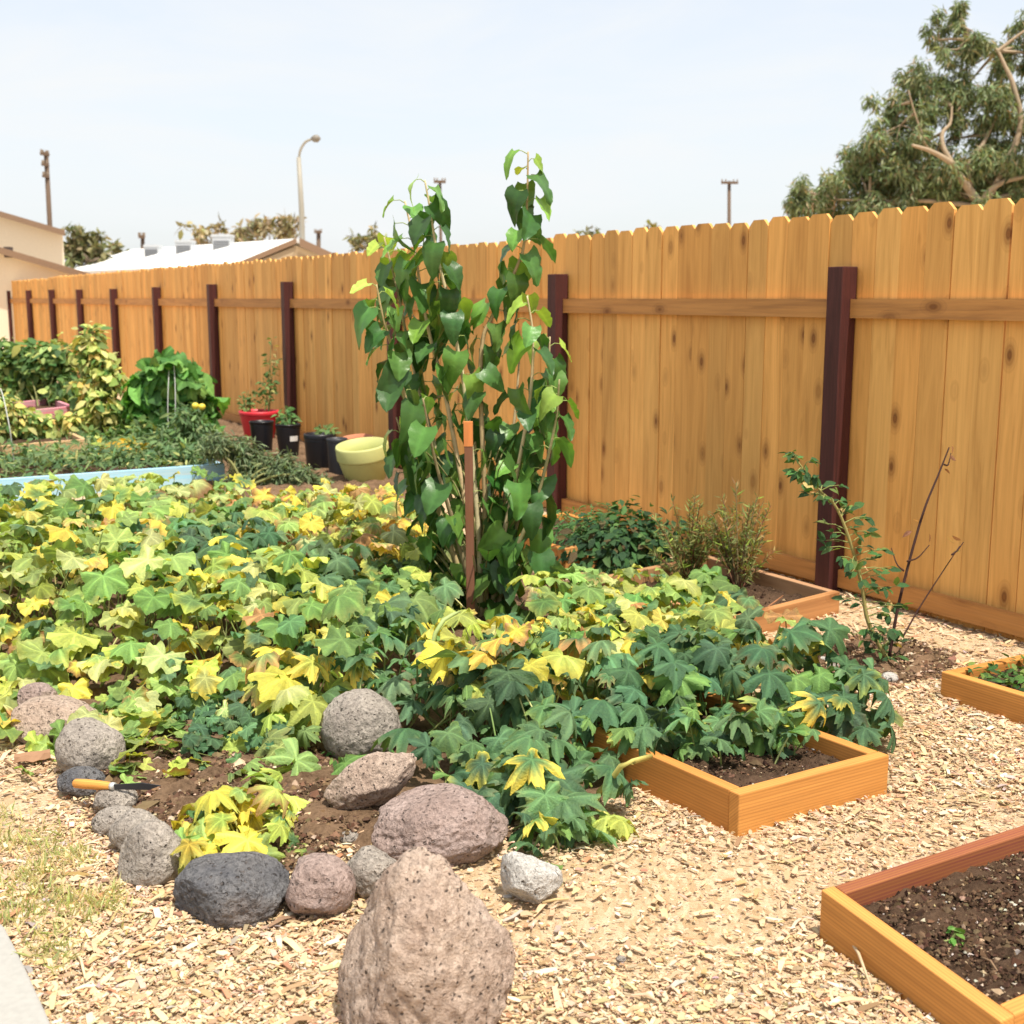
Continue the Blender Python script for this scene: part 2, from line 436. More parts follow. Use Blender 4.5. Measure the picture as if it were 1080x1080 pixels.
# =================================================================== SETTING
def axis_pts(a, b, fine, n_out):
    core = np.arange(a, b + 1e-6, fine)
    g = np.geomspace(fine * 2, 900, n_out)
    return np.concatenate([(a - np.cumsum(np.diff(np.concatenate([[0], g]))))[::-1], core, b + np.cumsum(np.diff(np.concatenate([[0], g])))])
gx = axis_pts(-5, 5, .06, 26); gy = axis_pts(0.6, 11, .06, 26)
X, Y = np.meshgrid(gx, gy)
Z = gz(X, Y) - .006
g = MB(); nx, ny = len(gx), len(gy)
idx = np.arange(nx * ny).reshape(ny, nx)
g.add(np.stack([X.ravel(), Y.ravel(), Z.ravel()], 1),
      np.stack([idx[:-1, :-1].ravel(), idx[:-1, 1:].ravel(), idx[1:, 1:].ravel(), idx[1:, :-1].ravel()], 1))
tag(g.build('ground', M['ground'], smooth=True, origin=(0, 0, 0)), 'pale wood chip mulch covering the garden ground', 'ground', None, 'structure')

# fence line
VPX = -230
d0 = ray(VPX, HZ); DF = unit([d0[0], d0[1], 0]); NF = unit([-DF[1], DF[0], 0])
if NF @ V3(0, -1, 0) < 0: NF = -NF
B0 = gp(1080, 674)                                   # foot of the board face at the right edge of the photo
def t_at(base, px, z):
    lo, hi = -3.0, 60.0
    for _ in range(60):
        m = (lo + hi) / 2; P = base + DF * m; P = V3(P[0], P[1], z)
        if proj(P)[0] > px: lo = m
        else: hi = m
    return (lo + hi) / 2
PC = B0 + NF * .0475                                 # line of post centres
T0 = t_at(PC, 889, 1.5); T4 = t_at(PC, 223.5, 1.45); SP = (T4 - T0) / 4
FT = 1.775
def rails(zc, k, mb, tone):
    a = PC + DF * (T0 + SP * k + .049); b = PC + DF * (T0 + SP * (k + 1) - .049)
    mid = (a + b) / 2; mid = V3(mid[0], mid[1], zc) + NF * (-.0475 + .0215)
    mb.box(mid, [DF, NF, V3(0, 0, 1)], [np.linalg.norm(b - a)/2, .019, .043], np.array((.50, .235, .070)) * tone, 0)

fence = thing('wooden_fence', B0 + DF * 2, 'long golden cedar fence of dog-eared boards between dark brown posts', 'fence')
BW = .140
ngap = .003
lo_t, hi_t = T0 - 2 * SP, T0 + 13 * SP
NB = int(round(SP / (BW + ngap))); PITCHB = SP / NB
for k in range(-2, 13):
    mb = MB()
    for i in range(NB):
        t = T0 + SP * k + PITCHB * (i + .5) - SP * 0
        c = B0 + DF * t + NF * (-.012 - .0 + random.uniform(-.003, .003))
        w = PITCHB / 2 * (random.uniform(.976, 1.000) if random.random() < .9 else .972) ; top = FT + random.uniform(-.012, .012) - (.02 if k > 7 else 0)
        lean = random.gauss(0, .0004); ea = random.uniform(.024, .034)
        low = -.07
        outl = [(-w, low), (w, low), (w, top - ea), (w - ea, top), (-w + ea, top), (-w, top - ea)]
        tone = random.uniform(.80, 1.14); warm = random.uniform(-.05, .05)
        col = np.array((.73 * tone, .385 * tone * (1 + warm), .110 * tone * (1 + 2 * warm)))
        off = random.uniform(0, 30)
        yaw = random.gauss(0, .012)
        poly = []; gr = []
        for s_ in (1, -1):
            for (u, z) in outl:
                uu = u + lean * z * 3
                poly.append(c + DF * uu + NF * (.009 * s_ + yaw * u) + V3(0, 0, z)); gr.append((z + off, u + off * .37, off))
        n = 6
        T = [(0, j + 1, j) for j in range(1, 5)] + [(n, n + j, n + j + 1) for j in range(1, 5)]
        Q = [(j, (j + 1) % n, n + (j + 1) % n, n + j) for j in range(n)]
        mb.add(np.array(poly), Q, T, col, np.array(gr))
    mb.build('board_panel', M['fence'], fence)
    for zc in (1.335, .06):
        rb = MB(); rails(zc, k, rb, random.uniform(.85, 1.05)); rb.build('rail', M['weathered'], fence)
for k in range(-2, 14):
    pb = MB(); c = PC + DF * (T0 + SP * k) + NF * .002
    top = 1.535 + random.uniform(-.012, .012)
    pb.box(V3(c[0], c[1], (top - .3) / 2), [DF, NF, V3(0, 0, 1)], [.0475, .0475, (top + .3) / 2], (.090, .026, .022), 2)
    bevel(pb.build('post', M['post'], fence), .004)

# =================================================================== RAISED BEDS
BEDS = []                                             # footprints kept clear of chips
def soil_in(parent, poly, z, seed, mat='soil', crumbs=900, cs=.0042):
    """lumpy soil sheet inside a four-cornered bed"""
    a, b, c, d = [np.array(p, float) for p in poly]
    n = 44; V = []
    u = np.linspace(0, 1, n); U, W = np.meshgrid(u, u)
    P = (1 - U)[..., None] * (1 - W)[..., None] * a + U[..., None] * (1 - W)[..., None] * b + U[..., None] * W[..., None] * c + (1 - U)[..., None] * W[..., None] * d
    zz = np.array([[mnoise.fractal(Vector((p[0] * 9, p[1] * 9, seed)), 1, 2, 4) for p in row] for row in P])
    zz = z + .014 * zz + .006 * rng.normal(size=zz.shape)
    mb = MB(); idx = np.arange(n * n).reshape(n, n)
    mb.add(np.concatenate([P.reshape(-1, 2), zz.reshape(-1, 1)], 1),
           np.stack([idx[:-1, :-1].ravel(), idx[:-1, 1:].ravel(), idx[1:, 1:].ravel(), idx[1:, :-1].ravel()], 1), None, (.07, .04, .025))
    o = mb.build('soil', M[mat], parent, True)
    cr = MB()
    q = sample_poly([a, b, c, d], crumbs)
    lump(cr, np.concatenate([q, np.full((crumbs, 1), z + .004)], 1), rng.gamma(2.2, cs * .35, crumbs) + cs * .25,
         [((.075, .043, .027), 6), ((.14, .09, .055), 4), ((.035, .02, .013), 4), ((.42, .32, .2), .8), ((.5, .46, .4), .3)])
    tag(cr.build('crumbs', M['crumb'], o), None, None, None, 'stuff')
    return o
def lump(mb, P, S, pal):
    n = len(P); base = np.array([(1, 0, 0), (-1, 0, 0), (0, 1, 0), (0, -1, 0), (0, 0, 1), (0, 0, -1)], float)
    T = [(0, 2, 4), (2, 1, 4), (1, 3, 4), (3, 0, 4), (2, 0, 5), (1, 2, 5), (3, 1, 5), (0, 3, 5)]
    V = base[None] * rng.uniform(.5, 1.25, (n, 6, 1)) + rng.normal(0, .18, (n, 6, 3))
    ang = rng.random(n) * 6.28; ca, sa = np.cos(ang), np.sin(ang)
    x = V[..., 0] * ca[:, None] - V[..., 1] * sa[:, None]; y = V[..., 0] * sa[:, None] + V[..., 1] * ca[:, None]
    V = np.stack([x, y, V[..., 2] * .7], 2) * S[:, None, None] + P[:, None]
    C = np.repeat(pick_cols(pal, n)[:, None], 6, 1)
    t = (np.array(T)[None] + (np.arange(n) * 6)[:, None, None]).reshape(-1, 3)
    mb.add(V.reshape(-1, 3), None, t, C.reshape(-1, 3))

def bed(name, label, corner, u, lu, v, lv, ht, cols, th=.038, soil=None, mats='lumber', crumbs=900, z0=-.05, outer_v=True):
    """corner: outer corner on the ground (xy); u, v: side directions. boards: along u at corner, along v at corner, then the far two"""
    corner = V3(corner[0], corner[1], 0); u = unit([u[0], u[1], 0]); v = unit([v[0], v[1], 0]); k = V3(0, 0, 1)
    root = thing(name, corner + u * lu / 2 + v * lv / 2, label, 'raised bed')
    hz = (ht - z0) / 2; zc = (ht + z0) / 2
    def board(c, a, half_l, b, col):
        m_ = MB(); m_.box(c + k * zc, [a, b, k], [half_l, th / 2, hz], col, 0)
        o = m_.build('board', M[mats] if isinstance(mats, str) else M['lumber'], root); bevel(o, .0035); return o
    # boards along v run the full side; boards along u butt between them
    board(corner + v * lv / 2 + u * th / 2, v, lv / 2, u, cols[1])
    board(corner + v * lv / 2 + u * (lu - th / 2), v, lv / 2, u, cols[3])
    board(corner + u * lu / 2 + v * (th / 2 + .002), u, lu / 2 - th - .001, v, cols[0])
    board(corner + u * lu / 2 + v * (lv - th / 2 - .002), u, lu / 2 - th - .001, v, cols[2])
    quad = [(corner + u * a + v * b)[:2] for a, b in ((th, th), (lu - th, th), (lu - th, lv - th), (th, lv - th))]
    if soil is not None: soil_in(root, quad, soil, random.random() * 50, 'soil', crumbs)
    BEDS.append([(corner + u * a + v * b)[:2] for a, b in ((-.005, -.005), (lu + .005, -.005), (lu + .005, lv + .005), (-.005, lv + .005))])
    return root, quad
PINE = (.60, .275, .068); PINE2 = (.55, .235, .055); RED = (.185, .050, .034); PALE = (.60, .40, .21)

# bed with squash spilling in: corners read at the top edge
za = .105
Fa, Ra, Ba = gp(780, 838, za), gp(938, 796, za), gp(845, 763, za)
vdir = Ra - Fa; udir = Ba - Ra
bed('raised_bed', 'orange wooden bed with bare front soil under the spilling dark squash leaves',
    Fa, udir, 1.15, vdir, np.linalg.norm(vdir[:2]), za, [PINE2, PINE, PINE2, PINE2], soil=.055, crumbs=5000)
# bed with the dark red board
zb = .095
Cb, Rb_, Lb = gp(866, 938, zb), gp(1080, 869, zb), gp(1047, 1080, zb)
ub = Rb_ - Cb; vb = gp(1043, 1068, zb) - Cb
bed('raised_bed', 'near raised bed of bare soil with one dark red board', Cb, ub, 1.25, vb, np.linalg.norm(vb[:2]) + .03, zb,
    [RED, PINE, PINE, PINE], soil=.045, crumbs=15000)
# bed at the right edge with ground cover
zc_ = .095
Cc = gp(993, 708, zc_); vc = gp(1080, 734, zc_) - Cc
bedc, quadc = bed('raised_bed', 'small wooden bed at the right edge filled with low green leaves', Cc, -NF, .62, vc, 1.2, zc_,
    [PINE2, PINE, PINE, PINE], soil=.06, crumbs=300)
# bed in front of the fence post
zd = .10
Cd = gp(886, 624, zd); ld = gp(783, 650, zd) - Cd
bedd, quadd = bed('raised_bed', 'weathered brown raised bed with dark soil standing against the nearest fence post', Cd, DF, .92, ld, np.linalg.norm(ld[:2]) + .12, zd,
    [(.42, .24, .13), (.45, .22, .085), (.42, .22, .10), (.40, .22, .10)], soil=.035, mats='weathered', crumbs=700)
# bed with strawberries
ze = .12
Ce = gp(592, 579, ze); re_ = gp(650, 570, ze) - Ce
bede, quade = bed('raised_bed', 'orange wooden bed behind the mulberry holding a dark green bush', Ce, DF, .85, re_, .62, ze,
    [PINE2, (.62, .30, .10), PINE2, PINE], soil=.08, crumbs=200)
# blue painted bed
zf = .15
Rf = gp(237, 489, zf); lf = gp(0, 505.5, zf) - Rf
BLUE = (.20, .50, .68)
bedf, quadf = bed('raised_bed', 'raised bed of pale blue peeling boards behind the squash patch', Rf, DF, 1.5, lf, 3.2, zf, [BLUE, BLUE, BLUE, BLUE], soil=.09, mats='painted', crumbs=100)
# two far beds
Rg = gp(92, 463, .25); lg = gp(28, 468, .25) - Rg
bedg, quadg = bed('raised_bed', 'pale unpainted wooden bed among bushes behind the blue bed', Rg, DF, 1.0, lg, 1.6, .25, [PALE] * 4, soil=.2, mats='weathered', crumbs=40)
Rh = gp(78, 428, .42); lh = gp(30, 433, .42) - Rh
PINK = (.75, .10, .17)
bedh, quadh = bed('raised_bed', 'pink painted wooden bed half hidden by tall bushes at far left', Rh, DF, 1.0, lh, 1.6, .42, [PINK] * 4, soil=.36, mats='painted', crumbs=40)

# =================================================================== SOIL PATCHES, SLAB
SOILP = [(20, 755), (95, 835), (150, 880), (200, 925), (300, 930), (370, 905), (470, 880), (560, 868), (650, 838), (720, 800), (760, 700), (740, 640), (600, 610),
         (430, 560), (420, 512), (240, 518), (0, 545), (-260, 580), (-120, 720)]
soil_poly = gpoly(SOILP)
def rough_sheet(name, label, poly, mat, z, sub=7, amp=.04, cat='soil'):
    pts = []
    n = len(poly)
    for i in range(n):
        a, b = np.array(poly[i]), np.array(poly[(i + 1) % n])
        for j in range(sub):
            p = a + (b - a) * j / sub; pts.append(p + rng.normal(0, amp, 2))
    P2 = np.array(pts); lo, hi = P2.min(0), P2.max(0); st = .05
    xs = np.arange(lo[0], hi[0], st); ys = np.arange(lo[1], hi[1], st); X, Y = np.meshgrid(xs, ys)
    ins = in_poly(X, Y, P2); dd = np.where(ins, dist_poly(X, Y, P2), 0)
    zz = gz(X, Y) + z * np.clip(dd / .10, -.0, 1) - .012 * (dd <= 0) + .012 * rng.normal(size=X.shape) * (dd > 0.05) 
    idx = np.arange(X.size).reshape(X.shape)
    keep = ins[:-1, :-1] | ins[1:, :-1] | ins[:-1, 1:] | ins[1:, 1:]
    Q = np.stack([idx[:-1, :-1][keep], idx[:-1, 1:][keep], idx[1:, 1:][keep], idx[1:, :-1][keep]], 1)
    used = np.unique(Q); rem = np.full(X.size, -1); rem[used] = np.arange(len(used))
    mb = MB(); mb.add(np.stack([X.ravel(), Y.ravel(), zz.ravel()], 1)[used], rem[Q])
    return tag(mb.build(name, mat, smooth=True), label, cat, None, 'structure')
rough_sheet('soil_patch', 'dark garden soil under the squash patch', soil_poly, M['dirt'], .022)
dirt2 = gpoly([(800, 690), (850, 672), (930, 668), (1010, 690), (1000, 715), (930, 722), (880, 735), (820, 715)])
rough_sheet('dirt_patch', 'bare brown dirt around the thin shrub by the fence', dirt2, M['dirt'], .014, 6, .03)

dirt3 = gpoly([(170, 430), (250, 440), (330, 455), (415, 482), (450, 520), (330, 535), (235, 520), (120, 470)])
rough_sheet('dirt_bed', 'brown dirt strip under the row of pots', dirt3, M['dirt'], .014, 6, .05)
slab_px = [(-160, 880), (-20, 965), (6, 990), (24, 1025), (50, 1082), (70, 1130), (40, 1300), (-400, 1300), (-400, 880)]
slab_poly = gpoly(slab_px)
sb = MB(); sb.prism([V3(p[0], p[1], .028) for p in slab_poly][::-1], (0, 0, -.12), (.6, .58, .53))
tag(bevel(sb.build('path', M['concrete']), .006), 'pale concrete path corner', 'path', None, 'structure')

# =================================================================== ROCKS
ROCKFOOT = []
ROCKM = {
 'tan': rock_mat('tan_lava_rock', (.40, .295, .235), (.56, .44, .355), (.36, .29, .26), pscale=88, pits=.9, few=.60),
 'pink': rock_mat('pinkish_lava_rock', (.32, .235, .205), (.45, .345, .31), (.20, .165, .16), pscale=75, pits=.6, few=.62),
 'grey': rock_mat('grey_lava_rock', (.31, .27, .235), (.46, .41, .355), (.20, .175, .16), pscale=95, pits=.65, few=.62),
 'dark': rock_mat('charcoal_rock', (.105, .105, .115), (.20, .195, .195), (.28, .22, .19), pscale=70, pits=.6),
 'white': rock_mat('white_stone', (.52, .49, .45), (.64, .62, .58), (.42, .37, .31), pscale=30, pits=.0),
 'bed': rock_mat('flat_fieldstone', (.42, .31, .24), (.52, .41, .33), (.24, .20, .19), pscale=70, pits=.5)}
def ico(sub):
    import bmesh
    bm = bmesh.new(); bmesh.ops.create_icosphere(bm, subdivisions=sub, radius=1)
    bm.verts.ensure_lookup_table()
    v = np.array([x.co for x in bm.verts]); f = np.array([[y.index for y in x.verts] for x in bm.faces]); bm.free(); return v, f
ICO = {5: ico(5), 6: ico(6), 3: ico(3)}
def rock(box, mat, label, seed, roll=0, bratio=.85, lift=.72, cuts=7, rough=.09, sub=5, group='rocks edging the squash patch', shaper=None, boxy=1.0, cutlo=.72, cmin=.45):
    x0, x1, yt, yb = box
    xc, yc = (x0 + x1) / 2, (yt + yb) / 2
    rr = random.Random(seed)
    base = gp(xc, yb); Zd = np.linalg.norm((base - CAM)[:2]); depth = (base - CAM) @ FWD
    al = math.atan2(H, Zd)
    a = (x1 - x0) / 2 * depth / F; vh = (yb - yt) / 2 * depth / F
    b = a * bratio
    c2 = (vh ** 2 - (b * math.sin(al)) ** 2) / math.cos(al) ** 2
    c = math.sqrt(max(c2, (cmin * a) ** 2))
    if c <= cmin * a + 1e-9: b = min(b, math.sqrt(max(vh ** 2 - (c * math.cos(al)) ** 2, .01 * a * a)) / math.sin(al))
    ctr = gp(xc, yc, c * lift)
    v, f = ICO[sub]; v = v.copy()
    if boxy != 1.0:
        v = np.sign(v) * np.abs(v) ** boxy
    for _ in range(cuts):                                # broken facets
        n = unit([rr.gauss(0, 1), rr.gauss(0, 1), rr.gauss(0, .9)]); dd = rr.uniform(cutlo, .96)
        s = v @ n; over = np.clip(s - dd, 0, None); v = v - n * (over * .86)[:, None]
    sd = Vector((seed * 3.1, seed * 1.7, seed * .9))
    if shaper: v = shaper(v)
    nn = v / np.linalg.norm(v, axis=1)[:, None]
    h = np.array([mnoise.fractal(Vector(p) * 1.7 + sd, 1.0, 2.0, 3) * rough + mnoise.fractal(Vector(p) * 7 + sd, .8, 2.1, 4) * rough * .50 for p in v])
    v = v + nn * h[:, None]
    v = v * np.array([a, b, c]) * 1.03
    cr, sr = math.cos(roll), math.sin(roll)
    v = np.stack([v[:, 0] * cr + v[:, 2] * sr, v[:, 1], -v[:, 0] * sr + v[:, 2] * cr], 1)
    w = v + ctr
    mb = MB(); mb.add(w, None, f, (.3, .25, .2))
    o = mb.build('rock', ROCKM[mat], smooth=True)
    ROCKFOOT.append((ctr[0], ctr[1], a * .9, b * .9))
    return tag(o, label, 'rock', group)

def pear(v):
    v = v.copy(); z = v[:, 2]; zc = np.clip(z, 0, 1)
    s = 1 - .20 * np.clip(z - .1, 0, 1)
    v[:, 0] = v[:, 0] * (1 - .50 * zc ** .85) + .04 * zc + .13 * np.exp(-((z - .12) / .28) ** 2) * (v[:, 0] > 0) * np.clip(v[:, 0], 0, 1); v[:, 1] *= s
    v[:, 2] = z + .03 * zc ** 2
    n = unit([-.90, -.30, .30]); over = np.clip(v @ n - .55, 0, None); v = v - n * (over * .85)[:, None]
    n = unit([.8, -.5, .35]); over = np.clip(v @ n - .80, 0, None); v = v - n * (over * .6)[:, None]
    return v
rock((338, 540, 903, 1135), 'tan', 'largest boulder, pinkish tan and pitted, in the foreground', 21, 0, .72, .62, 0, .085, 6, shaper=pear)
rock((388, 540, 826, 916), 'pink', 'big smooth purplish oval boulder in front of the lobed squash leaves', 5, -.10, .8, .6, 6, .06, 6)
rock((521, 592, 897, 955), 'white', 'small white angular stone lying alone on the wood chips', 8, .1, .85, .8, 14, .05, 5, cutlo=.55)
rock((339, 421, 728, 808), 'grey', 'round grey pitted boulder under the bright yellow-green leaves', 9, 0, .95, .85, 0, .04, 6)
rock((338, 442, 800, 850), 'tan', 'tilted pale pitted slab of rock between the two boulders', 12, -.56, .42, 1.5, 8, .09, 5, cmin=.26)
rock((299, 374, 901, 970), 'pink', 'round brown-grey rock right of the charcoal rock', 13, 0, .95, .75, 4, .045, 5)
rock((364, 420, 894, 948), 'grey', 'small grey rock tucked behind the largest boulder', 14, .1, .9, .8, 7, .07, 5)
rock((187, 303, 903, 975), 'dark', 'blocky charcoal grey rock below the small yellow plant', 15, 0, .8, .72, 6, .05, 6, boxy=.72)
rock((127, 197, 864, 940), 'grey', 'grey cone-shaped rock left of the charcoal rock', 16, 0, .9, .7, 7, .06, 5, shaper=lambda v: np.concatenate([v[:, :2] * (1 - .28 * np.clip(v[:, 2:], -1, 1)), v[:, 2:]], 1))
rock((117, 172, 855, 906), 'grey', 'slim pale grey rock leaning behind the cone-shaped rock', 17, .5, .8, .8, 5, .05, 5)
rock((98, 146, 850, 882), 'grey', 'flat grey rock lying just below the knife', 18, -.1, .9, .8, 6, .06, 5)
rock((100, 144, 827, 862), 'grey', 'small grey rock propping up the knife blade', 19, 0, .9, .8, 6, .06, 5)
rock((62, 110, 808, 842), 'dark', 'dark rock half hidden beneath the knife handle', 20, 0, .9, .7, 6, .06, 5)
rock((60, 131, 757, 822), 'grey', 'rounded grey-brown rock above the knife handle', 22, .15, .9, .75, 5, .05, 5)
rock((14, 104, 735, 786), 'bed', 'broad flat tan rock at the left of the border', 23, .08, .8, .75, 6, .05, 5, boxy=.85)
rock((18, 60, 720, 756), 'pink', 'small dark rock behind the broad flat tan rock', 24, 0, .9, .8, 6, .06, 5)
for px, py, r, m_, lab in ((368, 885, 11, 'grey', 'pebble of pale grey in the dirt left of the oval boulder'), (868, 698, 7, 'white', 'white pebble in the dirt by the thin fence shrub'),
                      (880, 704, 6, 'grey', 'grey pebble in the dirt by the thin fence shrub'), (938, 716, 9, 'white', 'flat whitish stone in front of the thin fence shrub'),
                      (655, 1012, 5.5, 'grey', 'small grey pebble alone on the open wood chips'), (606, 668, 8, 'bed', 'small brownish stone behind the squash leaves')):
    rock((px - r, px + r, py - r * .8, py + r * .6), m_, lab, int(px), 0, .9, .7, 5, .06, 3, group='small stones')

# =================================================================== SQUASH PATCH
UNION = gpoly([(-140, 700), (0, 728), (60, 745), (130, 790), (200, 775), (270, 815), (330, 830), (400, 850), (470, 850), (560, 890), (650, 868), (690, 800), (800, 812), (945, 800),
               (955, 780), (895, 712), (822, 666), (745, 626), (620, 604), (540, 606), (460, 560), (430, 538), (300, 530), (100, 542), (-60, 545), (-320, 590)])
UNION = [np.array(p) for p in UNION]
def squash(name, label, px, pal, tm, size, dens, zmax=.36, zlo=.07, zpl=.22, old=.3, cat='squash plant', group='squash plants in the patch', npet=1.0, edge=None, tiltf=.55, slope=.62):
    poly = [np.array(p) for p in gpoly(px, zpl)]
    size *= .57; A = area(poly); n = max(8, int(A * dens * 3.9))
    q = sample_poly(poly, n) + rng.normal(0, .055, (n, 2))
    for (rx, ry, ra, rb_) in ROCKFOOT:                 # leaves do not grow through the rocks
        q = q[((q[:, 0] - rx) / (ra + size * .45)) ** 2 + ((q[:, 1] - ry) / (rb_ + size * .45)) ** 2 > 1]
    n = len(q)
    dist = dist_poly(q[:, 0], q[:, 1], UNION); ins = in_poly(q[:, 0], q[:, 1], UNION)
    dist = np.where(ins, dist, 0)
    zc = np.clip(zlo + slope * dist, zlo, zmax)
    lay = rng.random(n) ** .70
    z = zc * (.32 + .73 * lay) + rng.normal(0, .02, n); z = np.maximum(z, .035)
    cen = q.mean(0)
    out = q - cen; out /= np.linalg.norm(out, axis=1)[:, None] + .2
    # the edge leaves lean outward, the rest towards the sun
    nb = np.zeros((n, 2))
    e = .02
    nb[:, 0] = dist_poly(q[:, 0] + e, q[:, 1], UNION) - dist_poly(q[:, 0] - e, q[:, 1], UNION)
    nb[:, 1] = dist_poly(q[:, 0], q[:, 1] + e, UNION) - dist_poly(q[:, 0], q[:, 1] - e, UNION)
    nb /= np.linalg.norm(nb, axis=1)[:, None] + 1e-6
    ew = np.clip(1 - dist / .35, 0, 1)[:, None]
    tilt = -nb * ew * .8 + out * .2 + np.array([.10, -.22])
    N = np.concatenate([tilt * tiltf + rng.normal(0, .36, (n, 2)), np.ones((n, 1))], 1)
    ang = rng.random(n) * 6.28
    Td = np.stack([np.cos(ang), np.sin(ang)], 1) * .6 - nb * ew * .9 + out * .5 + np.array([0, -.25])
    T = np.concatenate([Td, np.full((n, 1), -.25)], 1)
    S = size * np.clip(rng.normal(1, .28, n), .42, 1.6) * (.8 + .25 * lay)
    C = pick_cols(pal, n)
    C = C * (.75 + .25 * lay)[:, None] if False else C
    P = np.concatenate([q, z[:, None]], 1)
    age = np.where(rng.random(n) < old, rng.uniform(.4, 1.1, n), rng.uniform(0, .25, n))
    E = pick_cols(edge or [(YE, 3), (YG, 3), (BR, 2), ((.55, .42, .2), 1)], n)
    fo = MB(); scatter(fo, tm, P, N, T, S, C, E, age)
    root = thing(name, V3(cen[0], cen[1], 0), label, cat, group)
    fo.build('foliage', M['squash'], root, True)
    st = MB()
    Fm = frames(N, T)
    for i in range(n):
        if rng.random() > npet * .55: continue
        p1 = P[i] - Fm[i][:, 2] * .004
        foot = np.array([*(q[i] + (rng.normal(0, .11 if dist[i] > .3 else .03, 2)) - out[i] * .10), .0])
        mid = foot * .35 + p1 * .65 + V3(rng.normal(0, .02), rng.normal(0, .02), .0); mid[2] = p1[2] * .55
        tt = np.linspace(0, 1, 6)[:, None]
        pts = (1 - tt) ** 2 * foot + 2 * tt * (1 - tt) * mid + tt ** 2 * p1
        st.tube(pts, np.linspace(.006, .004, 6) * (size / .12), 5, pick_cols([((.30, .36, .12), 3), ((.20, .30, .09), 2), ((.45, .44, .18), 1)], 1)[0], False)
    if st.n: tag(st.build('stems', M['stem'], root, True), None, None, None, 'stuff')
    return root

squash('squash_plant', 'green broad-leaved squash at the back left against the blue bed',
       [(-60, 525), (110, 515), (240, 512), (262, 556), (180, 568), (60, 570), (-60, 575)], [(MG, 4), (LG, 4), (DK2, 2), (PA, 2), (YG, 1)], BROAD, .125, 44, zpl=.29, old=.25)
squash('squash_plant', 'withering yellow and brown squash in front of the green pot',
       [(240, 522), (330, 520), (432, 526), (460, 560), (430, 590), (330, 585), (262, 556)], [(YE, 3), (YG, 5), (PA, 3), (LG, 5), (MG, 2.5), (BR, 1.6), (OR, .8)], BROAD + CURL, .105, 58, zpl=.29, old=.55)
squash('squash_plant', 'dark blue-green lobed squash in the middle of the back rows',
       [(170, 556), (262, 550), (345, 588), (395, 610), (330, 640), (250, 612), (190, 590)], [(DK, 4), (DK2, 4), (MG, 1)], LOBED, .125, 52, zpl=.29, old=.08)
squash('squash_plant', 'large yellowing squash with tall pale stalks at the left edge',
       [(-90, 575), (60, 565), (170, 570), (190, 610), (200, 690), (60, 735), (-90, 720)], [(LG, 6), (YG, 3.2), (PA, 3), (YE, 1.2), (MG, 5), (DK2, 1.5)], BROAD, .13, 40, old=.3, zmax=.40)
squash('squash_plant', 'yellow-green squash with browned leaf edges left of the mulberry',
       [(190, 595), (260, 615), (345, 632), (372, 660), (340, 730), (250, 728), (195, 690)], [(YG, 3), (LG, 5), (PA, 2), (MG, 5), (YE, .8), (DK2, 1.5), (BR, .5)], BROAD + LOBED[:3], .12, 46, old=.3, zmax=.40)
squash('squash_plant', 'light green round-leaved vine trailing behind the flat tan rock',
       [(75, 725), (150, 715), (200, 720), (188, 790), (130, 800), (90, 760)], [(LG, 5), (YG, 3), (MG, 2)], ROUND, .062, 190, zmax=.20, zlo=.05, zpl=.10, old=.3)
squash('squash_plant', 'small dark blue-green squash beside the bare soil',
       [(190, 720), (265, 715), (268, 775), (200, 770)], [(DK, 3), (DK2, 5)], BROAD, .065, 170, zmax=.22, zpl=.12, old=.05)
squash('squash_plant', 'bright yellow-green large lobed squash above the round grey boulder',
       [(250, 720), (330, 690), (352, 712), (335, 740), (325, 812), (272, 805)], [(YG, 4), (LG, 5), ((.34, .45, .10), 3), (MG, 2)], LOBED, .125, 62, zmax=.32, zpl=.16, old=.3)
squash('squash_plant', 'dark green lobed squash directly below the mulberry stake',
       [(335, 655), (440, 655), (580, 668), (570, 712), (450, 722), (365, 708)], [(DK, 5), (DK2, 5), (MG, 1.5)], LOBED, .13, 56, zmax=.30, zpl=.26, old=.18)
squash('squash_plant', 'bright yellow squash in the middle of the dark lobed leaves',
       [(465, 705), (560, 690), (640, 700), (640, 740), (540, 738), (465, 735)], [(YE, 5), (YG, 5), (PA, 1), (LG, 1)], BROAD + LOBED[:4], .105, 56, zmax=.38, slope=.8, old=.4)
squash('squash_plant', 'deeply lobed dark green squash spilling down behind the oval boulder',
       [(440, 782), (475, 752), (560, 735), (640, 745), (640, 800), (600, 850), (555, 860), (525, 832), (450, 828), (415, 838)], [(DK, 5), (DK2, 6), (MG, 2)], LOBED, .125, 84, zmax=.38, zlo=.09, zpl=.16, old=.15)
squash('squash_plant', 'dark green lobed squash hanging over the orange bed corner',
       [(610, 700), (740, 692), (850, 692), (905, 705), (948, 752), (880, 746), (825, 752), (755, 762), (672, 752)], [(DK, 6), (DK2, 6), (MG, 1.2)], LOBED, .125, 92, zmax=.30, zlo=.17, zpl=.20, old=.15, slope=.5)
squash('squash_plant', 'pale yellow-green squash right of the mulberry beside the two rear beds',
       [(555, 614), (640, 604), (735, 624), (808, 655), (800, 700), (720, 705), (600, 700), (560, 665)], [(YG, 4), (LG, 5), (PA, 3), (YE, .9), (MG, 4), (DK2, 3), (BR, .6)], BROAD, .105, 76, zmax=.26, zlo=.13, old=.4)
squash('squash_plant', 'shaded green squash crowding the foot of the mulberry',
       [(380, 600), (440, 570), (478, 590), (470, 650), (430, 660), (370, 665)], [(DK2, 4), (MG, 4), (LG, 2), (YE, 1), (YG, 1)], BROAD, .12, 50, zmax=.26, zpl=.24, old=.3)
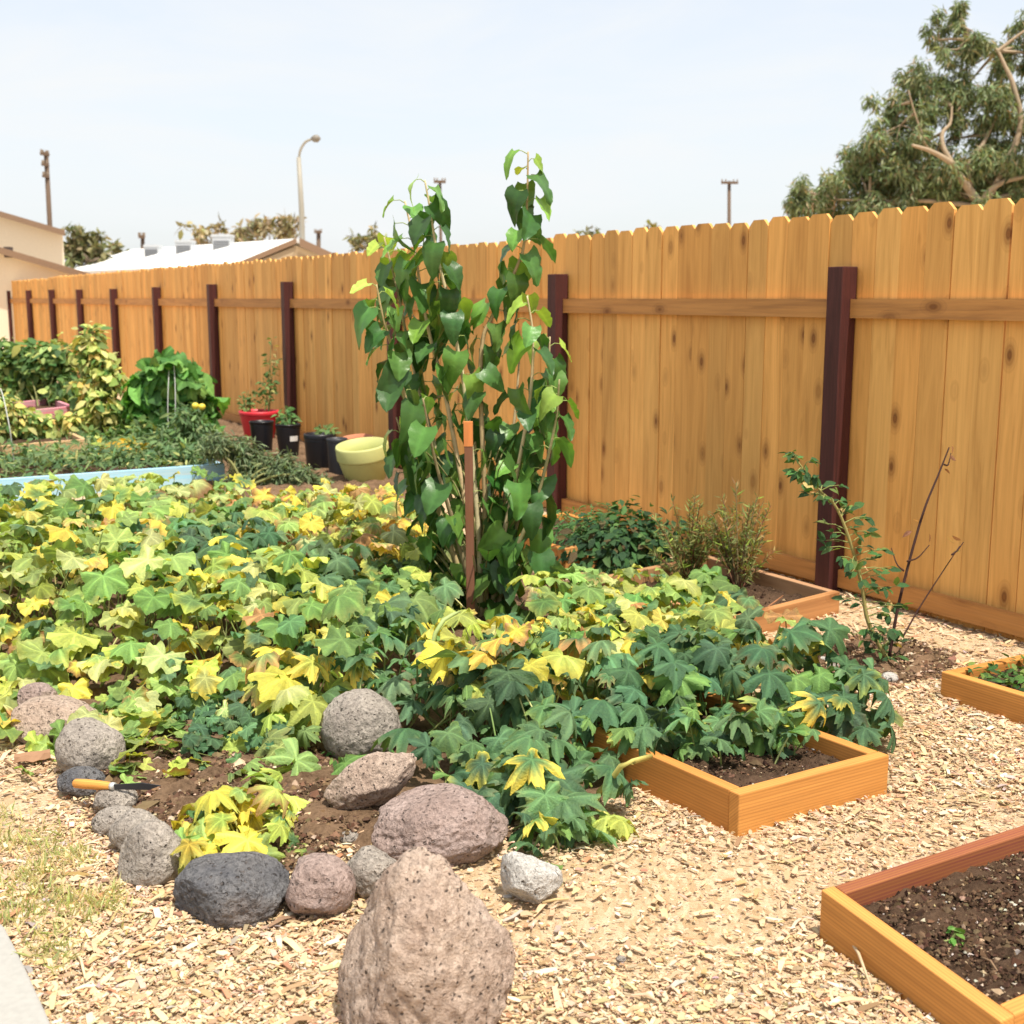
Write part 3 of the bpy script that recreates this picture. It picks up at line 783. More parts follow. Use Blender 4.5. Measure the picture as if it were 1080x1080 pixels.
# small yellow plant on its own
c15 = gp(248, 905)
def dome_plant(name, label, c, R, h, n, pal, tm, size, cat, group=None, old=.3, mat='smallleaf', stemcol=(.25, .3, .1), nst=14, flat=.6, edge=None, tip=-.3, inner=.35, squash_z=1.0, zbase=0.0, jit=.35):
    c = np.asarray(c, float)
    u = rng.normal(size=(n, 3)); u /= np.linalg.norm(u, axis=1)[:, None]; u[:, 2] = np.abs(u[:, 2])
    rad = (inner + (1 - inner) * rng.random(n) ** .5)
    lob = 1 + .16 * np.sin(3 * np.arctan2(u[:, 1], u[:, 0]) + rng.random() * 6) + .12 * np.sin(7 * np.arctan2(u[:, 1], u[:, 0]) + u[:, 2] * 5)
    P = c + u * (rad * lob)[:, None] * np.array([R, R, h]) + V3(0, 0, zbase)
    N = u * flat + rng.normal(0, jit, (n, 3)) + V3(.1, -.15, .75)
    T = u * .7 + rng.normal(0, .4, (n, 3)) + V3(0, 0, tip)
    S = size * np.clip(rng.normal(1, .25, n), .45, 1.6); C = pick_cols(pal, n)
    age = np.where(rng.random(n) < old, rng.uniform(.4, 1.1, n), 0); E = pick_cols(edge or [(YE, 3), (YG, 3), (BR, 1)], n)
    fo = MB(); scatter(fo, tm, P, N, T, S, C, E, age)
    root = thing(name, c, label, cat, group)
    fo.build('foliage', M[mat], root, True)
    st = MB()
    for i in rng.choice(n, min(nst, n), False):
        f0 = c + V3(rng.normal(0, R * .12), rng.normal(0, R * .12), 0.0); m_ = f0 * .5 + P[i] * .5 + V3(0, 0, h * .12)
        tt = np.linspace(0, 1, 6)[:, None]
        st.tube((1 - tt) ** 2 * f0 + 2 * tt * (1 - tt) * m_ + tt ** 2 * P[i], np.linspace(1, .45, 6) * max(.0035, .02 * h), 5, stemcol, False)
    if st.n: st.build('stems', M['stem'], root, True)
    return root
dome_plant('squash_plant', 'small lone yellow squash plant between charcoal rock and bare soil', c15, .17, .19, 60, [(YE, 5), (YG, 5), (LG, 2), (DK2, 1)], LOBED + BROAD[:3], .056, 'squash plant',
           'squash plants in the patch', .6, 'squash', (.36, .36, .12), 34, .8, tip=-.7, inner=.6)

# trailing vine over the bed's left board and its last leaf on the chips
vr = thing('squash_vine', gp(640, 850), 'yellow-green vine looping over the bed board to a leaf on the chips', 'vine')
vm = MB()
vpts = [gp(686, 798, .13), gp(668, 803, .17), gp(655, 808, .15), gp(645, 822, .09), gp(632, 835, .05), gp(628, 850, .03), gp(640, 862, .03)]
vm.tube(vpts, .008, 7, (.52, .46, .13)); vm.build('stems', M['stem'], vr, True)
vf = MB()
scatter(vf, LOBED[:4], np.array([gp(640, 862, .035), gp(612, 858, .05), gp(590, 862, .06), gp(655, 865, .03)]), np.array([[0, -.2, 1], [.2, -.3, 1], [-.2, -.2, 1], [.3, 0, 1.]]),
        np.array([[.6, -.5, 0], [-.3, -.6, 0], [-.5, -.5, 0], [.9, -.1, 0.]]), np.array([.085, .07, .08, .06]), np.array([(.34, .43, .11), LG, MG, YG]))
vf.build('foliage', M['squash'], vr, True)
# bent pale shoot below the stake
sh = thing('squash_shoot', gp(455, 690, .3), 'bare pale green squash shoot arching up under the mulberry', 'shoot')
sm = MB(); sm.tube([gp(452, 715, .2), gp(455, 690, .30), gp(459, 668, .36), gp(468, 654, .40), gp(478, 648, .41), gp(485, 645, .41)], [.008, .008, .007, .007, .006, .003], 7, (.36, .46, .17))
sm.build('stems', M['stem'], sh, True)

# =================================================================== MULBERRY AND STAKE
MY = gp(512, 656)[1]
mul = thing('mulberry_tree', gp(512, 656), 'tall slender young mulberry with many upright stems of glossy heart-shaped leaves', 'tree')
stems = [
 ([(397, 300), (404, 335), (412, 362), (423, 404), (437, 455), (470, 560), (502, 650)], -.10),
 ([(427, 212), (437, 259), (444, 307), (454, 357), (470, 418), (492, 540), (506, 650)], .12),
 ([(448, 190), (454, 223), (462, 273), (473, 318), (484, 376), (491, 418), (503, 540), (508, 650)], -.02),
 ([(557, 160), (556, 210), (553, 255), (545, 282), (520, 332), (509, 360), (507, 418), (512, 540), (513, 650)], .05),
 ([(556, 312), (562, 357), (559, 420), (545, 500), (528, 580), (518, 650)], -.15),
 ([(580, 355), (577, 418), (563, 486), (543, 560), (524, 650)], .10),
 ([(549, 355), (545, 418), (538, 480), (528, 560), (519, 650)], .22),
 ([(446, 420), (459, 486), (480, 560), (504, 650)], -.25),
 ([(488, 405), (499, 450), (507, 560), (511, 650)], .18),
 ([(418, 440), (440, 510), (480, 590), (506, 650)], .2),
 ([(590, 400), (585, 450), (565, 530), (540, 590), (522, 650)], -.18),
 ([(405, 250), (420, 310), (432, 370), (450, 440), (485, 560), (505, 650)], .22),
]
tb = MB(); LP = []; LN = []; LT = []; LS = []; LC = []
MUL = [((.042, .110, .028), 5), ((.062, .150, .036), 4), ((.10, .215, .045), 3), ((.16, .30, .06), 1.3)]
BRT = [((.20, .36, .05), 3), ((.28, .42, .07), 2), ((.12, .25, .05), 1)]
def catmull(p, m=8):
    p = np.array(p); q = np.concatenate([[2 * p[0] - p[1]], p, [2 * p[-1] - p[-2]]]); o = []
    for i in range(1, len(q) - 2):
        for t in np.linspace(0, 1, m, endpoint=False):
            o.append(.5 * ((2 * q[i]) + (-q[i - 1] + q[i + 1]) * t + (2 * q[i - 1] - 5 * q[i] + 4 * q[i + 1] - q[i + 2]) * t ** 2 + (-q[i - 1] + 3 * q[i] - 3 * q[i + 1] + q[i + 2]) * t ** 3))
    o.append(q[-2]); return np.array(o)
def along(P, step):
    seg = np.linalg.norm(np.diff(P, axis=0), axis=1); s = np.concatenate([[0], np.cumsum(seg)])
    tt = np.arange(.01, s[-1], step); return np.stack([np.interp(tt, s, P[:, i]) for i in range(3)], 1), tt / s[-1], tt
for pts, dz in stems:
    n = len(pts)
    P = np.array([dp(x, y, MY + dz * (1 - i / (n - 1)) ) for i, (x, y) in enumerate(pts)])
    C = catmull(P)
    tb.tube(C, np.linspace(.0035, .0125, len(C)), 7, pick_cols([((.50, .40, .24), 2), ((.42, .36, .20), 1)], 1)[0])
    # leaves alternate along the shoot and hang
    Q, fr, ds = along(C, .032)
    k = 0; side = rng.random() * 6.28
    for p, f, dd in zip(Q, fr, ds):
        h = p[2]
        if h < .20: continue
        side += 2.4 + rng.normal(0, .5)
        if h < 1.15 and rng.random() < .42: continue
        o = V3(math.cos(side), math.sin(side) * .8, 0)
        pet = .03 + .035 * rng.random()
        a0 = p; a1 = p + o * pet + V3(0, 0, .012)
        tb.tube([a0, (a0 + a1) / 2 + V3(0, 0, .008), a1], [.0022, .0018, .0015], 4, (.34, .42, .14), False)
        tip = dd < .10
        size = (.065 + .04 * rng.random() if tip else .090 + .048 * rng.random())
        LP.append(a1); LN.append(o * .75 + V3(.1, -.2, .62 if not tip else .9) + rng.normal(0, .18, 3)); LT.append(o * .9 + V3(0, 0, -rng.uniform(.25, 1.0) if not tip else .1) + rng.normal(0, .2, 3)); LS.append(size)
        LC.append(pick_cols(BRT if (tip or rng.random() < .07) else MUL, 1)[0])
        k += 1
# side twigs filling the lower middle
for _ in range(120):
    x, y = rng.normal(505, 46), rng.uniform(455, 650)
    if not (420 + (y - 450) * .1 < x < 596 - max(0, y - 500) * .25): continue
    p = dp(x, y, MY + rng.normal(0, .16)); o = unit([rng.normal(), rng.normal() - .3, 0])
    base = dp(505 + (x - 505) * .6, y + 25, MY)
    tb.tube([base, (base + p) / 2 + V3(0, 0, .01), p], [.004, .003, .002], 4, (.38, .36, .16), False)
    LP.append(p); LN.append(o * .7 + V3(.1, -.25, .6) + rng.normal(0, .2, 3)); LT.append(o * .7 + V3(0, 0, -.8) + rng.normal(0, .2, 3)); LS.append(rng.uniform(.09, .145))
    LC.append(pick_cols(MUL if rng.random() < .93 else BRT, 1)[0])
# two bare pale stems near the foot
for x0_, x1_ in ((530, 528), (536, 534)):
    tb.tube([dp(x0_, 590, MY), dp(x1_, 625, MY - .02), dp(x1_ - 1, 662, MY - .04)], [.007, .008, .009], 7, (.48, .42, .26))
tb.build('trunk', M['bark'], mul, True)
LP, LN, LT, LS, LC = map(np.array, (LP, LN, LT, LS, LC))
pxs = np.array([proj(p + unit(t) * s_ * .5) for p, t, s_ in zip(LP, LT, LS)])
keep_ = ~((np.abs(pxs[:, 0] - 495) < 19) & (pxs[:, 1] > 430) & (pxs[:, 1] < 600) & (LP[:, 1] < MY + .04) & (rng.random(len(LP)) < .93))   # the stake stands clear of the leaves
LP, LN, LT, LS, LC = LP[keep_], LN[keep_], LT[keep_], LS[keep_], LC[keep_]
cb = MB(); scatter(cb, HEART, np.array(LP), np.array(LN), np.array(LT), np.array(LS), np.array(LC))
cb.build('crown', M['mulberry'], mul, True)

sk = MB(); s0, s1 = dp(497, 665, MY - .17), dp(494, 446, MY - .16)
ax = unit(s1 - s0)
sk.box((s0 + s1) / 2 - V3(0, 0, .1), [ax, unit(np.cross(ax, V3(0, 1, .2))), unit(np.cross(ax, unit(np.cross(ax, V3(0, 1, .2)))))], [np.linalg.norm(s1 - s0) / 2 + .1, .017, .017], (.20, .085, .05), 0)
stake = tag(bevel(sk.build('stake', M['weathered']), .002), 'square reddish brown wooden stake with an orange tip inside the mulberry', 'stake')
so = MB(); tp = s1 - V3(0, 0, .1); pt = s1 - ax * .045
so.box(s1 + ax * -.045 - V3(0, 0, .1) + ax * .1, [ax, unit(np.cross(ax, V3(0, 1, .2))), unit(np.cross(ax, unit(np.cross(ax, V3(0, 1, .2)))))], [.05, .0185, .0185], (.62, .21, .06), 0)
so.build('painted_tip', M['weathered'], stake)

# =================================================================== PLANTS ALONG THE FENCE
YS = gp(938, 700)[1]
shr = thing('fence_shrub', gp(938, 700), 'thin leafy green shrub bending left in front of the nearest post', 'shrub')
P = catmull([dp(836, 480, YS - .1), dp(863, 515, YS - .08), dp(883, 537, YS - .05), dp(899, 579, YS - .03), dp(909, 618, YS), dp(916, 657, YS), dp(938, 700, YS)])
st = MB(); st.tube(P, np.linspace(.003, .009, len(P)), 6, (.36, .32, .12))
fo = MB(); Q, fr, ds = along(P, .028); LP2 = []; LT2 = []
for p, f in zip(Q, fr):
    for _ in range(2):
        a = rng.random() * 6.28; o = V3(math.cos(a), math.sin(a), 0); ln = rng.uniform(.05, .10) * (.45 + min(1, f * 1.6)) if f < .9 else .05
        e = p + o * ln + V3(0, 0, rng.uniform(-.01, .04))
        st.tube([p, (p + e) / 2 + V3(0, 0, .008), e], [.0022, .0018, .001], 4, (.30, .34, .12), False)
        for t in (.45, .75, 1.0, 1.0):
            LP2.append(p + (e - p) * t); LT2.append(o + rng.normal(0, .6, 3) + V3(0, 0, -.15))
LP2 = np.array(LP2); n = len(LP2)
scatter(fo, SMALL, LP2, rng.normal(0, .4, (n, 3)) + V3(0, -.2, .9), np.array(LT2), rng.uniform(.028, .055, n), pick_cols([((.035, .095, .035), 5), ((.07, .17, .05), 3), ((.14, .24, .06), 1), ((.5, .36, .16), .25)], n))
st.build('stems', M['bark'], shr, True); fo.build('foliage', M['smallleaf'], shr, True)

tw = thing('dry_sapling', gp(940, 692), 'bare dark dry sapling leaning right against the fence boards', 'sapling')
st = MB(); DKB = (.055, .028, .024)
P = catmull([dp(1001, 472, YS + .25), dp(990, 500, YS + .2), dp(972, 546, YS + .12), dp(949, 632, YS + .03), dp(938, 692, YS)]); st.tube(P, np.linspace(.003, .0075, len(P)), 6, DKB)
for a, b, c in (((1012, 576), (974, 634), (952, 672)), ((980, 575), (968, 588), (957, 592)), ((940, 578), (946, 595), (953, 602)), ((1003, 478), (1000, 490), (996, 490)), ((1016, 572), (1010, 580), (1004, 585))):
    P = catmull([dp(*a, YS + .2), dp(*b, YS + .12), dp(*c, YS + .03)]); st.tube(P, np.linspace(.0018, .004, len(P)), 5, DKB)
st.build('stems', M['bark'], tw, True)
fo = MB(); L = [(972, 552), (980, 572), (1002, 480), (1008, 574), (1014, 570), (996, 494), (962, 560), (1011, 580), (905, 594), (913, 597), (1004, 470)]
Pq = np.array([dp(x, y, YS + .13) for x, y in L]); n = len(Pq)
scatter(fo, SMALL, Pq, rng.normal(0, 1, (n, 3)), rng.normal(0, 1, (n, 3)), rng.uniform(.03, .05, n), pick_cols([((.50, .33, .18), 3), ((.25, .12, .07), 3)], n)); fo.build('foliage', M['smallleaf'], tw)

def wispy(label, px, py, top, spread, n=26, seed=0):
    c = gp(px, py); root = thing('wispy_shrub', c, label, 'shrub', 'wispy shrubs by the fence')
    h = dp(px, top, c[1])[2]
    st = MB(); P_, T_ = [], []
    for i in range(n):
        a = rng.random() * 6.28; r = spread * rng.random() ** .6; hh = h * rng.uniform(.45, 1) * (1 - .35 * r / spread)
        e = c + V3(math.cos(a) * r, math.sin(a) * r, hh); m_ = c + V3(math.cos(a) * r * .35, math.sin(a) * r * .35, hh * .55)
        tt = np.linspace(0, 1, 9)[:, None]; q = (1 - tt) ** 2 * c + 2 * tt * (1 - tt) * m_ + tt ** 2 * e
        st.tube(q, np.linspace(.005, .0015, 9), 5, pick_cols([((.26, .13, .075), 3), ((.20, .15, .09), 2)], 1)[0], False)
        for t in np.linspace(.35, 1, 44):
            p = (1 - t) ** 2 * c + 2 * t * (1 - t) * m_ + t * t * e
            P_.append(p); T_.append(unit(e - m_) * .9 + rng.normal(0, .55, 3))
    P_ = np.array(P_); k = len(P_)
    pal = [((.17, .22, .08), 4), ((.25, .30, .11), 3), ((.36, .24, .11), 2), ((.28, .42, .08), 1)]
    fo = MB(); scatter(fo, STRIP, P_, rng.normal(0, 1, (k, 3)), np.array(T_), rng.uniform(.025, .055, k), pick_cols(pal, k))
    st.build('stems', M['bark'], root, True); fo.build('foliage', M['smallleaf'], root)
wispy('wispy brown-green shrub next to the dark green bush', 726, 622, 508, .20, 36)
wispy('wispy brown-green shrub rising from the corner of the weathered bed', 778, 628, 496, .20, 36)

GB = [((.025, .075, .030), 5), ((.045, .12, .038), 4), ((.09, .18, .06), 2), ((.11, .09, .04), 1)]
ce = gp(650, 592, .06)
dome_plant('dark_bush', 'dense dark green bush overflowing the rear orange bed', gp(662, 590, .02), .36, .27, 1400, GB, SMALL, .058, 'bush', None, .05, nst=20, inner=.3)
dome_plant('herb_clump', 'low feathery green herb clump in the left half of the rear orange bed', gp(618, 566, .10), .24, .16, 700, [((.06, .17, .055), 4), ((.10, .22, .07), 3)], NARROW, .045, 'herb', None, .02, nst=10)
# ground cover of the right bed
q = sample_poly(quadc, 900); zz = .07 + .05 * rng.random(900)
fo = MB(); scatter(fo, SMALL, np.concatenate([q, zz[:, None]], 1), rng.normal(0, .4, (900, 3)) + V3(0, -.1, 1), rng.normal(0, 1, (900, 3)) * V3(1, 1, .2), rng.uniform(.022, .045, 900), pick_cols([((.04, .12, .035), 4), ((.09, .20, .05), 4), ((.18, .28, .07), 1.5)], 900))
r_ = thing('ground_cover', V3(q[:, 0].mean(), q[:, 1].mean(), .06), 'low green leafy ground cover filling the right edge bed', 'ground cover')
fo.build('foliage', M['smallleaf'], r_)
dome_plant('seedling', 'tiny bright green seedling alone in the bare soil of the near bed', gp(1004, 992, .045), .022, .02, 12, [((.12, .32, .06), 2), ((.18, .36, .08), 1)], SMALL, .03, 'seedling', None, 0, nst=5)
dome_plant('weed', 'green weed with broad leaves beside the weathered bed corner', gp(755, 640, .05), .17, .16, 26, [(MG, 3), (LG, 2)], BROAD, .075, 'weed', None, .1, 'squash', nst=20, tip=-.3)
dome_plant('small_weed', 'small green weed growing beside the round grey boulder', gp(372, 800, .02), .10, .07, 60, [((.08, .2, .05), 3), ((.2, .3, .08), 1)], SMALL, .025, 'weed', None, .02, nst=8)

# =================================================================== POTS
def pot(name, label, px, yb, wtop, wbot, ytop, col, matn, rim=.12, lip=.02, tilt=None, soilz=.85, seg=36, mouth=True):
    c = gp(px, yb); sc = ((c - CAM) @ FWD) / F
    c = c + V3(0, wbot * sc / 2, 0)
    R, r = wtop * sc / 2, wbot * sc / 2
    h = dp(px, ytop, c[1])[2]
    root = thing(name, c, label, 'plant pot', 'pots by the fence')
    body = MB(); rz = h * (1 - rim)
    Rr = r + (R - r) * .93
    body.lathe((0, 0, 0) + c, [(0, .004), (r * .96, 0), (r, .008), (Rr * .965, rz - .015), (Rr * .985, rz - .002), (Rr * .94, rz), (r * .9, .03), (0, .03)], seg, col, tilt)
    body.build('body', matn, root, True)
    rb = MB(); rb.lathe(c, [(Rr * .93, rz - .004), (R * .985, rz - .003), (R, rz + .002), (R, rz + .012), (R * 1.01, h * .96), (R * .985, h), (R * .91, h), (R * .90, rz)], seg, col, tilt); rb.build('rim', matn, root, True)
    if soilz:
        so_ = MB(); n = 24; so_.lathe(c, [(R * .88 * k / 4, h * soilz + .004 * (4 - k)) for k in range(5)], n, (.06, .035, .02), tilt); so_.build('soil', M['soil'], root, True)
    return root, c, h, R
plast = lambda n, c, r=.45: plain_mat(n, c, r, .4, 12, .15)
MR, MK, MK2 = plast('red_plastic', (.66, .035, .055)), plast('black_plastic', (.012, .013, .018), .4), plast('charcoal_plastic', (.03, .032, .04), .5)
MT, ML = plast('terracotta', (.55, .22, .12), .8), plast('lime_glaze', (.50, .52, .20), .6)
redp = pot('pot', 'bright red plastic pot standing behind the small black pots', 271, 466, 42, 30, 433, (.6, .04, .06), MR)
bk1 = pot('pot', 'small plain black nursery pot in front of the red pot', 275, 479, 26, 20, 444, (.02, .02, .02), MK, .08)
bk2 = pot('pot', 'tall black nursery pot with a white sticker', 303, 483, 27, 20, 447, (.02, .02, .02), MK, .08)
bk3 = pot('pot', 'wide black nursery pot with faint lettering right of the stickered pot', 336, 498, 34, 29, 457, (.02, .02, .02), MK, .14)
bk4 = pot('pot', 'narrow charcoal pot squeezed beside the wide black pot', 355, 503, 22, 18, 462, (.03, .03, .04), MK2, .1)
TILT = np.array(Matrix.Rotation(math.radians(9), 3, 'X') @ Matrix.Rotation(math.radians(-5), 3, 'Y'))
terr = pot('pot', 'terracotta bowl with a pale rim behind the lime green pot', 376, 490, 41, 28, 462, (.5, .2, .1), MT, .35, tilt=TILT)
lime = pot('pot', 'large lime green pot standing near the mulberry', 384, 510, 56, 42, 467, (.5, .52, .2), ML, .36, soilz=None, tilt=TILT)
# pale weathered rim on the terracotta bowl
rw = MB(); rw.lathe(terr[1], [(terr[3] * 1.012, terr[2] * .70), (terr[3] * 1.025, terr[2] * .98)], 36, (.8, .7, .6), TILT); rw.build('glaze_band', plast('pale_glaze', (.72, .58, .48), .7), terr[0], True)
# sticker on the tall black pot, wrapped on its wall
sk_ = MB(); c, h, R = bk2[1], bk2[2], bk2[3]; V = []
for zf_ in (.50, .66):
    for a in np.linspace(-1.25, -.45, 8):
        rr = R * (.74 + .19 * zf_) * 1.035; V.append(c + V3(rr * math.cos(a), rr * math.sin(a), h * zf_))
sk_.add(V, [(i, i + 1, 9 + i, 8 + i) for i in range(7)], None, (.8, .8, .8)); sk_.build('sticker', plain_mat('paper', (.75, .74, .72), .7), bk2[0])
# faint embossed lettering lines on the wide black pot
le = MB(); c, h, R = bk3[1], bk3[2], bk3[3]
for zf_ in (.42, .52, .62):
    for a0 in np.arange(-2.0, -1.35, .085):
        if random.random() < .2: continue
        rr = R * (.84 + .08 * zf_) * 1.015; da = .05 + .02 * random.random()
        V = [c + V3(rr * math.cos(a), rr * math.sin(a), h * z) for z in (zf_, zf_ + .05) for a in (a0, a0 + da)]
        le.add(V, [(0, 1, 3, 2)], None, (.2, .2, .2))
le.build('lettering', plain_mat('worn_print', (.16, .17, .2), .6), bk3[0])

# what grows in the pots
def stalky(name, label, c, tops, leafpal, ls, n_leaf, cat='potted plant', stemc=(.25, .27, .10)):
    root = thing(name, c, label, cat); st = MB(); P_, T_ = [], []
    for (e) in tops:
        e = np.asarray(e); m_ = (c + e) / 2 + V3(rng.normal(0, .02), 0, 0); m_[0] = c[0] + (e[0] - c[0]) * .3
        tt = np.linspace(0, 1, 9)[:, None]; q = (1 - tt) ** 2 * c + 2 * tt * (1 - tt) * m_ + tt ** 2 * e; st.tube(q, np.linspace(.007, .003, 9), 5, stemc, False)
        for t in rng.uniform(.3, 1.0, n_leaf):
            p = (1 - t) ** 2 * c + 2 * t * (1 - t) * m_ + t * t * e; o = rng.normal(0, 1, 3) * V3(1, 1, .4); P_.append(p + unit(o) * .03); T_.append(o)
    P_ = np.array(P_); k = len(P_); fo = MB()
    scatter(fo, SMALL, P_, rng.normal(0, .5, (k, 3)) + V3(0, -.3, .8), np.array(T_), ls * rng.uniform(.6, 1.3, k), pick_cols(leafpal, k))
    st.build('stems', M['stem'], root, True); fo.build('foliage', M['smallleaf'], root); return root
def top_of(p): return p[1] + V3(0, 0, p[2] * .85)
PG = [((.10, .19, .06), 4), ((.17, .26, .09), 3), ((.30, .30, .12), 1)]
cR = top_of(redp); Yr = cR[1]
stalky('potted_sapling', 'tall sparse sapling growing from the red pot', cR + V3(.1, 0, 0), [dp(286, 358, Yr), dp(289, 380, Yr + .1), dp(278, 400, Yr)], PG, .055, 46)
stalky('potted_seedling', 'short leafy seedling with reddish stalks growing from the red pot', cR - V3(.12, .05, 0), [dp(262, 412, Yr), dp(256, 420, Yr), dp(270, 418, Yr)], PG, .06, 22)
c2_ = top_of(bk2)
stalky('potted_seedling', 'small green seedling in the stickered black pot', c2_, [dp(300, 428, c2_[1]), dp(296, 438, c2_[1]), dp(308, 436, c2_[1])], [((.08, .2, .06), 3), ((.15, .28, .08), 2)], .075, 16)
c4_ = top_of(bk3)
stalky('potted_seedling', 'faint green sprout in the wide black pot', c4_ + V3(.05, 0, 0), [dp(349, 452, c4_[1]), dp(341, 450, c4_[1]), dp(352, 456, c4_[1])], [((.10, .18, .06), 3)], .06, 14)

# =================================================================== FAR LEFT GARDEN
def at(px, py, z=0): return gp(px, py, z)
TOM = [((.07, .15, .045), 5), ((.12, .22, .06), 4), ((.22, .31, .10), 3), ((.40, .44, .14), 1.2)]
PAL = [((.38, .44, .14), 4), ((.52, .52, .20), 3), ((.22, .33, .09), 3), ((.62, .50, .16), 1.2), ((.10, .2, .06), 2)]
def blobs(name, label, bl, Y, pal, tm, ls, dens, cat, group=None, mat='smallleaf', stemcol=(.24, .25, .09), foot=None):
    """bl: (px,py,r px) foliage masses at depth Y; foot px of the stem base"""
    c = gp(foot[0], foot[1]) if foot else dp(bl[0][0], bl[0][1], Y) * V3(1, 1, 0)
    root = thing(name, V3(c[0], c[1], 0), label, cat, group)
    P_, N_, T_ = [], [], []; st = MB(); sc = Y / F
    for bi, (x, y, r) in enumerate(bl):
        k = int(dens * r * r / 100); o = dp(x, y, Y + rng.normal(0, r * sc * .6)); u = rng.normal(size=(k, 3)); u /= np.linalg.norm(u, axis=1)[:, None]
        rad = r * sc * (rng.random(k) ** .45)
        p = o + u * rad[:, None] * V3(1, 1.1, 1) + rng.normal(0, .02, (k, 3)); p[:, 2] = np.maximum(p[:, 2], .03)
        P_.append(p); N_.append(u * .6 + rng.normal(0, .45, (k, 3)) + V3(.1, -.15, .6)); T_.append(u * .5 + rng.normal(0, .6, (k, 3)) + V3(0, 0, -.25))
        b = V3(c[0] + rng.normal(0, .06), c[1] + rng.normal(0, .06), 0)
        q = catmull([b, (b + o) / 2 + V3(rng.normal(0, .03), 0, .05), o], 5); st.tube(q, np.linspace(.012, .004, len(q)), 5, stemcol, False)
    P_ = np.concatenate(P_); n = len(P_); fo = MB()
    scatter(fo, tm, P_, np.concatenate(N_), np.concatenate(T_), ls * np.clip(rng.normal(1, .3, n), .4, 1.8), pick_cols(pal, n, .22))
    st.build('stems', M['stem'], root, True); fo.build('foliage', M[mat], root, True); return root
blobs('tomato_bush', 'tall bushy green tomato plant at the far left behind the pink bed', [(10, 395, 26), (38, 385, 24), (60, 378, 20), (70, 410, 22), (30, 420, 24), (55, 425, 14), (-12, 380, 24), (5, 370, 14), (25, 380, 16)], at(40, 470)[1] + .5, TOM, SMALL, .085, 95, 'tomato plant', foot=(45, 472))
blobs('bean_vine', 'tall pale yellow-green bean vine climbing right of the pink bed', [(98, 356, 12), (92, 372, 15), (104, 384, 16), (112, 402, 17), (95, 410, 15), (105, 428, 18), (118, 440, 15), (90, 440, 12), (112, 456, 15), (130, 452, 10)], at(105, 478)[1], PAL, SMALL, .085, 95, 'bean plant', foot=(106, 480))
blobs('pale_vine', 'pale yellow-green vine at the left edge in front of the pink bed', [(8, 438, 20), (28, 446, 15), (5, 462, 18), (38, 450, 12), (-15, 450, 20), (60, 450, 14), (10, 480, 14), (22, 466, 10), (75, 446, 10), (-5, 480, 14)], at(20, 486)[1], PAL, SMALL, .075, 100, 'vine', foot=(20, 488))
# big-leaved plant on its wire hoop
YB = at(182, 478)[1]
bp = []
for x, y, r in ((178, 390, 16), (195, 400, 18), (160, 410, 20), (205, 425, 18), (150, 432, 14), (180, 430, 24), (212, 448, 12), (165, 450, 18), (192, 458, 18)): bp.append((x, y, r))
blobs('melon_plant', 'rounded climbing plant with big green leaves hanging over a white wire hoop', bp, YB, [((.06, .17, .045), 4), ((.10, .25, .06), 4), ((.16, .31, .08), 2)], HEART + BROAD[:3], .12, 34, 'melon plant', None, 'squash', foot=(182, 480))
def hoop(label, pts, Y):
    m_ = MB(); m_.tube(catmull([dp(x, y, Y + dy) for x, y, dy in pts]), .0042, 6, (.75, .76, .72)); o = m_.build('wire_hoop', plain_mat('galvanised_wire', (.50, .52, .48), .45, .5), smooth=True); return tag(o, label, 'plant hoop', 'wire hoops')
qb = sample_poly(quadf, 2600); qb = qb[(qb[:, 0] > -4.6)]; nb_ = len(qb); zb_ = .10 + .17 * rng.random(nb_) ** 1.3
fo = MB(); scatter(fo, NARROW + SMALL[:1], np.concatenate([qb, zb_[:, None]], 1), rng.normal(0, .5, (nb_, 3)) + V3(0, -.2, .8), rng.normal(0, .6, (nb_, 3)) + V3(0, 0, .5), rng.uniform(.05, .10, nb_), pick_cols(TM2 if False else [((.08, .16, .065), 4), ((.13, .22, .09), 4), ((.20, .29, .12), 2), ((.36, .38, .15), .7)], nb_))
r_ = thing('garden_greens', V3(qb[:, 0].mean(), qb[:, 1].mean(), .09), 'bed of short leafy greens growing inside the blue bed', 'garden plants')
fo.build('foliage', M['smallleaf'], r_)
hoop('tall white wire hoop in front of the big-leaved melon plant', [(178, 470, -.45), (177, 430, -.45), (178, 395, -.35), (179, 374, -.1), (183, 382, -.28), (185, 420, -.42), (184, 468, -.5)], YB)
hoop('bent white wire hoop at the left edge in front of the pale vine', [(16, 505, -.3), (14, 480, -.3), (9, 445, -.3), (0, 410, -.1), (-6, 440, .2), (-4, 500, .3)], at(10, 492)[1] - .5)
TM2 = [((.08, .16, .065), 4), ((.13, .22, .09), 4), ((.20, .29, .12), 2)]
blobs('tomato_bush', 'low grey-green tomato plant with yellow fruit below the melon plant', [(195, 440, 14), (210, 455, 14), (180, 462, 14), (165, 475, 14), (150, 462, 10), (222, 462, 10), (205, 480, 14)], at(190, 495)[1], TM2, NARROW, .085, 120, 'tomato plant', foot=(190, 497))
fr_ = MB()
tomt = []
for x, y in ((206, 428), (213, 429)):
    v, f = ICO[3]; m_ = MB(); o = dp(x, y, at(190, 495)[1] - .25); m_.add(v * np.array([.026, .026, .024]) * 1.1 + o, None, f, (.7, .6, .08)); a = m_.build('tomato', plain_mat('yellow_tomato', (.72, .60, .07), .3), smooth=True); tag(a, 'small yellow tomato on the low grey-green tomato plant', 'tomato', 'yellow tomatoes')
GR = [((.115, .175, .09), 4), ((.17, .24, .125), 4), ((.24, .31, .16), 2), ((.06, .10, .05), 2)]
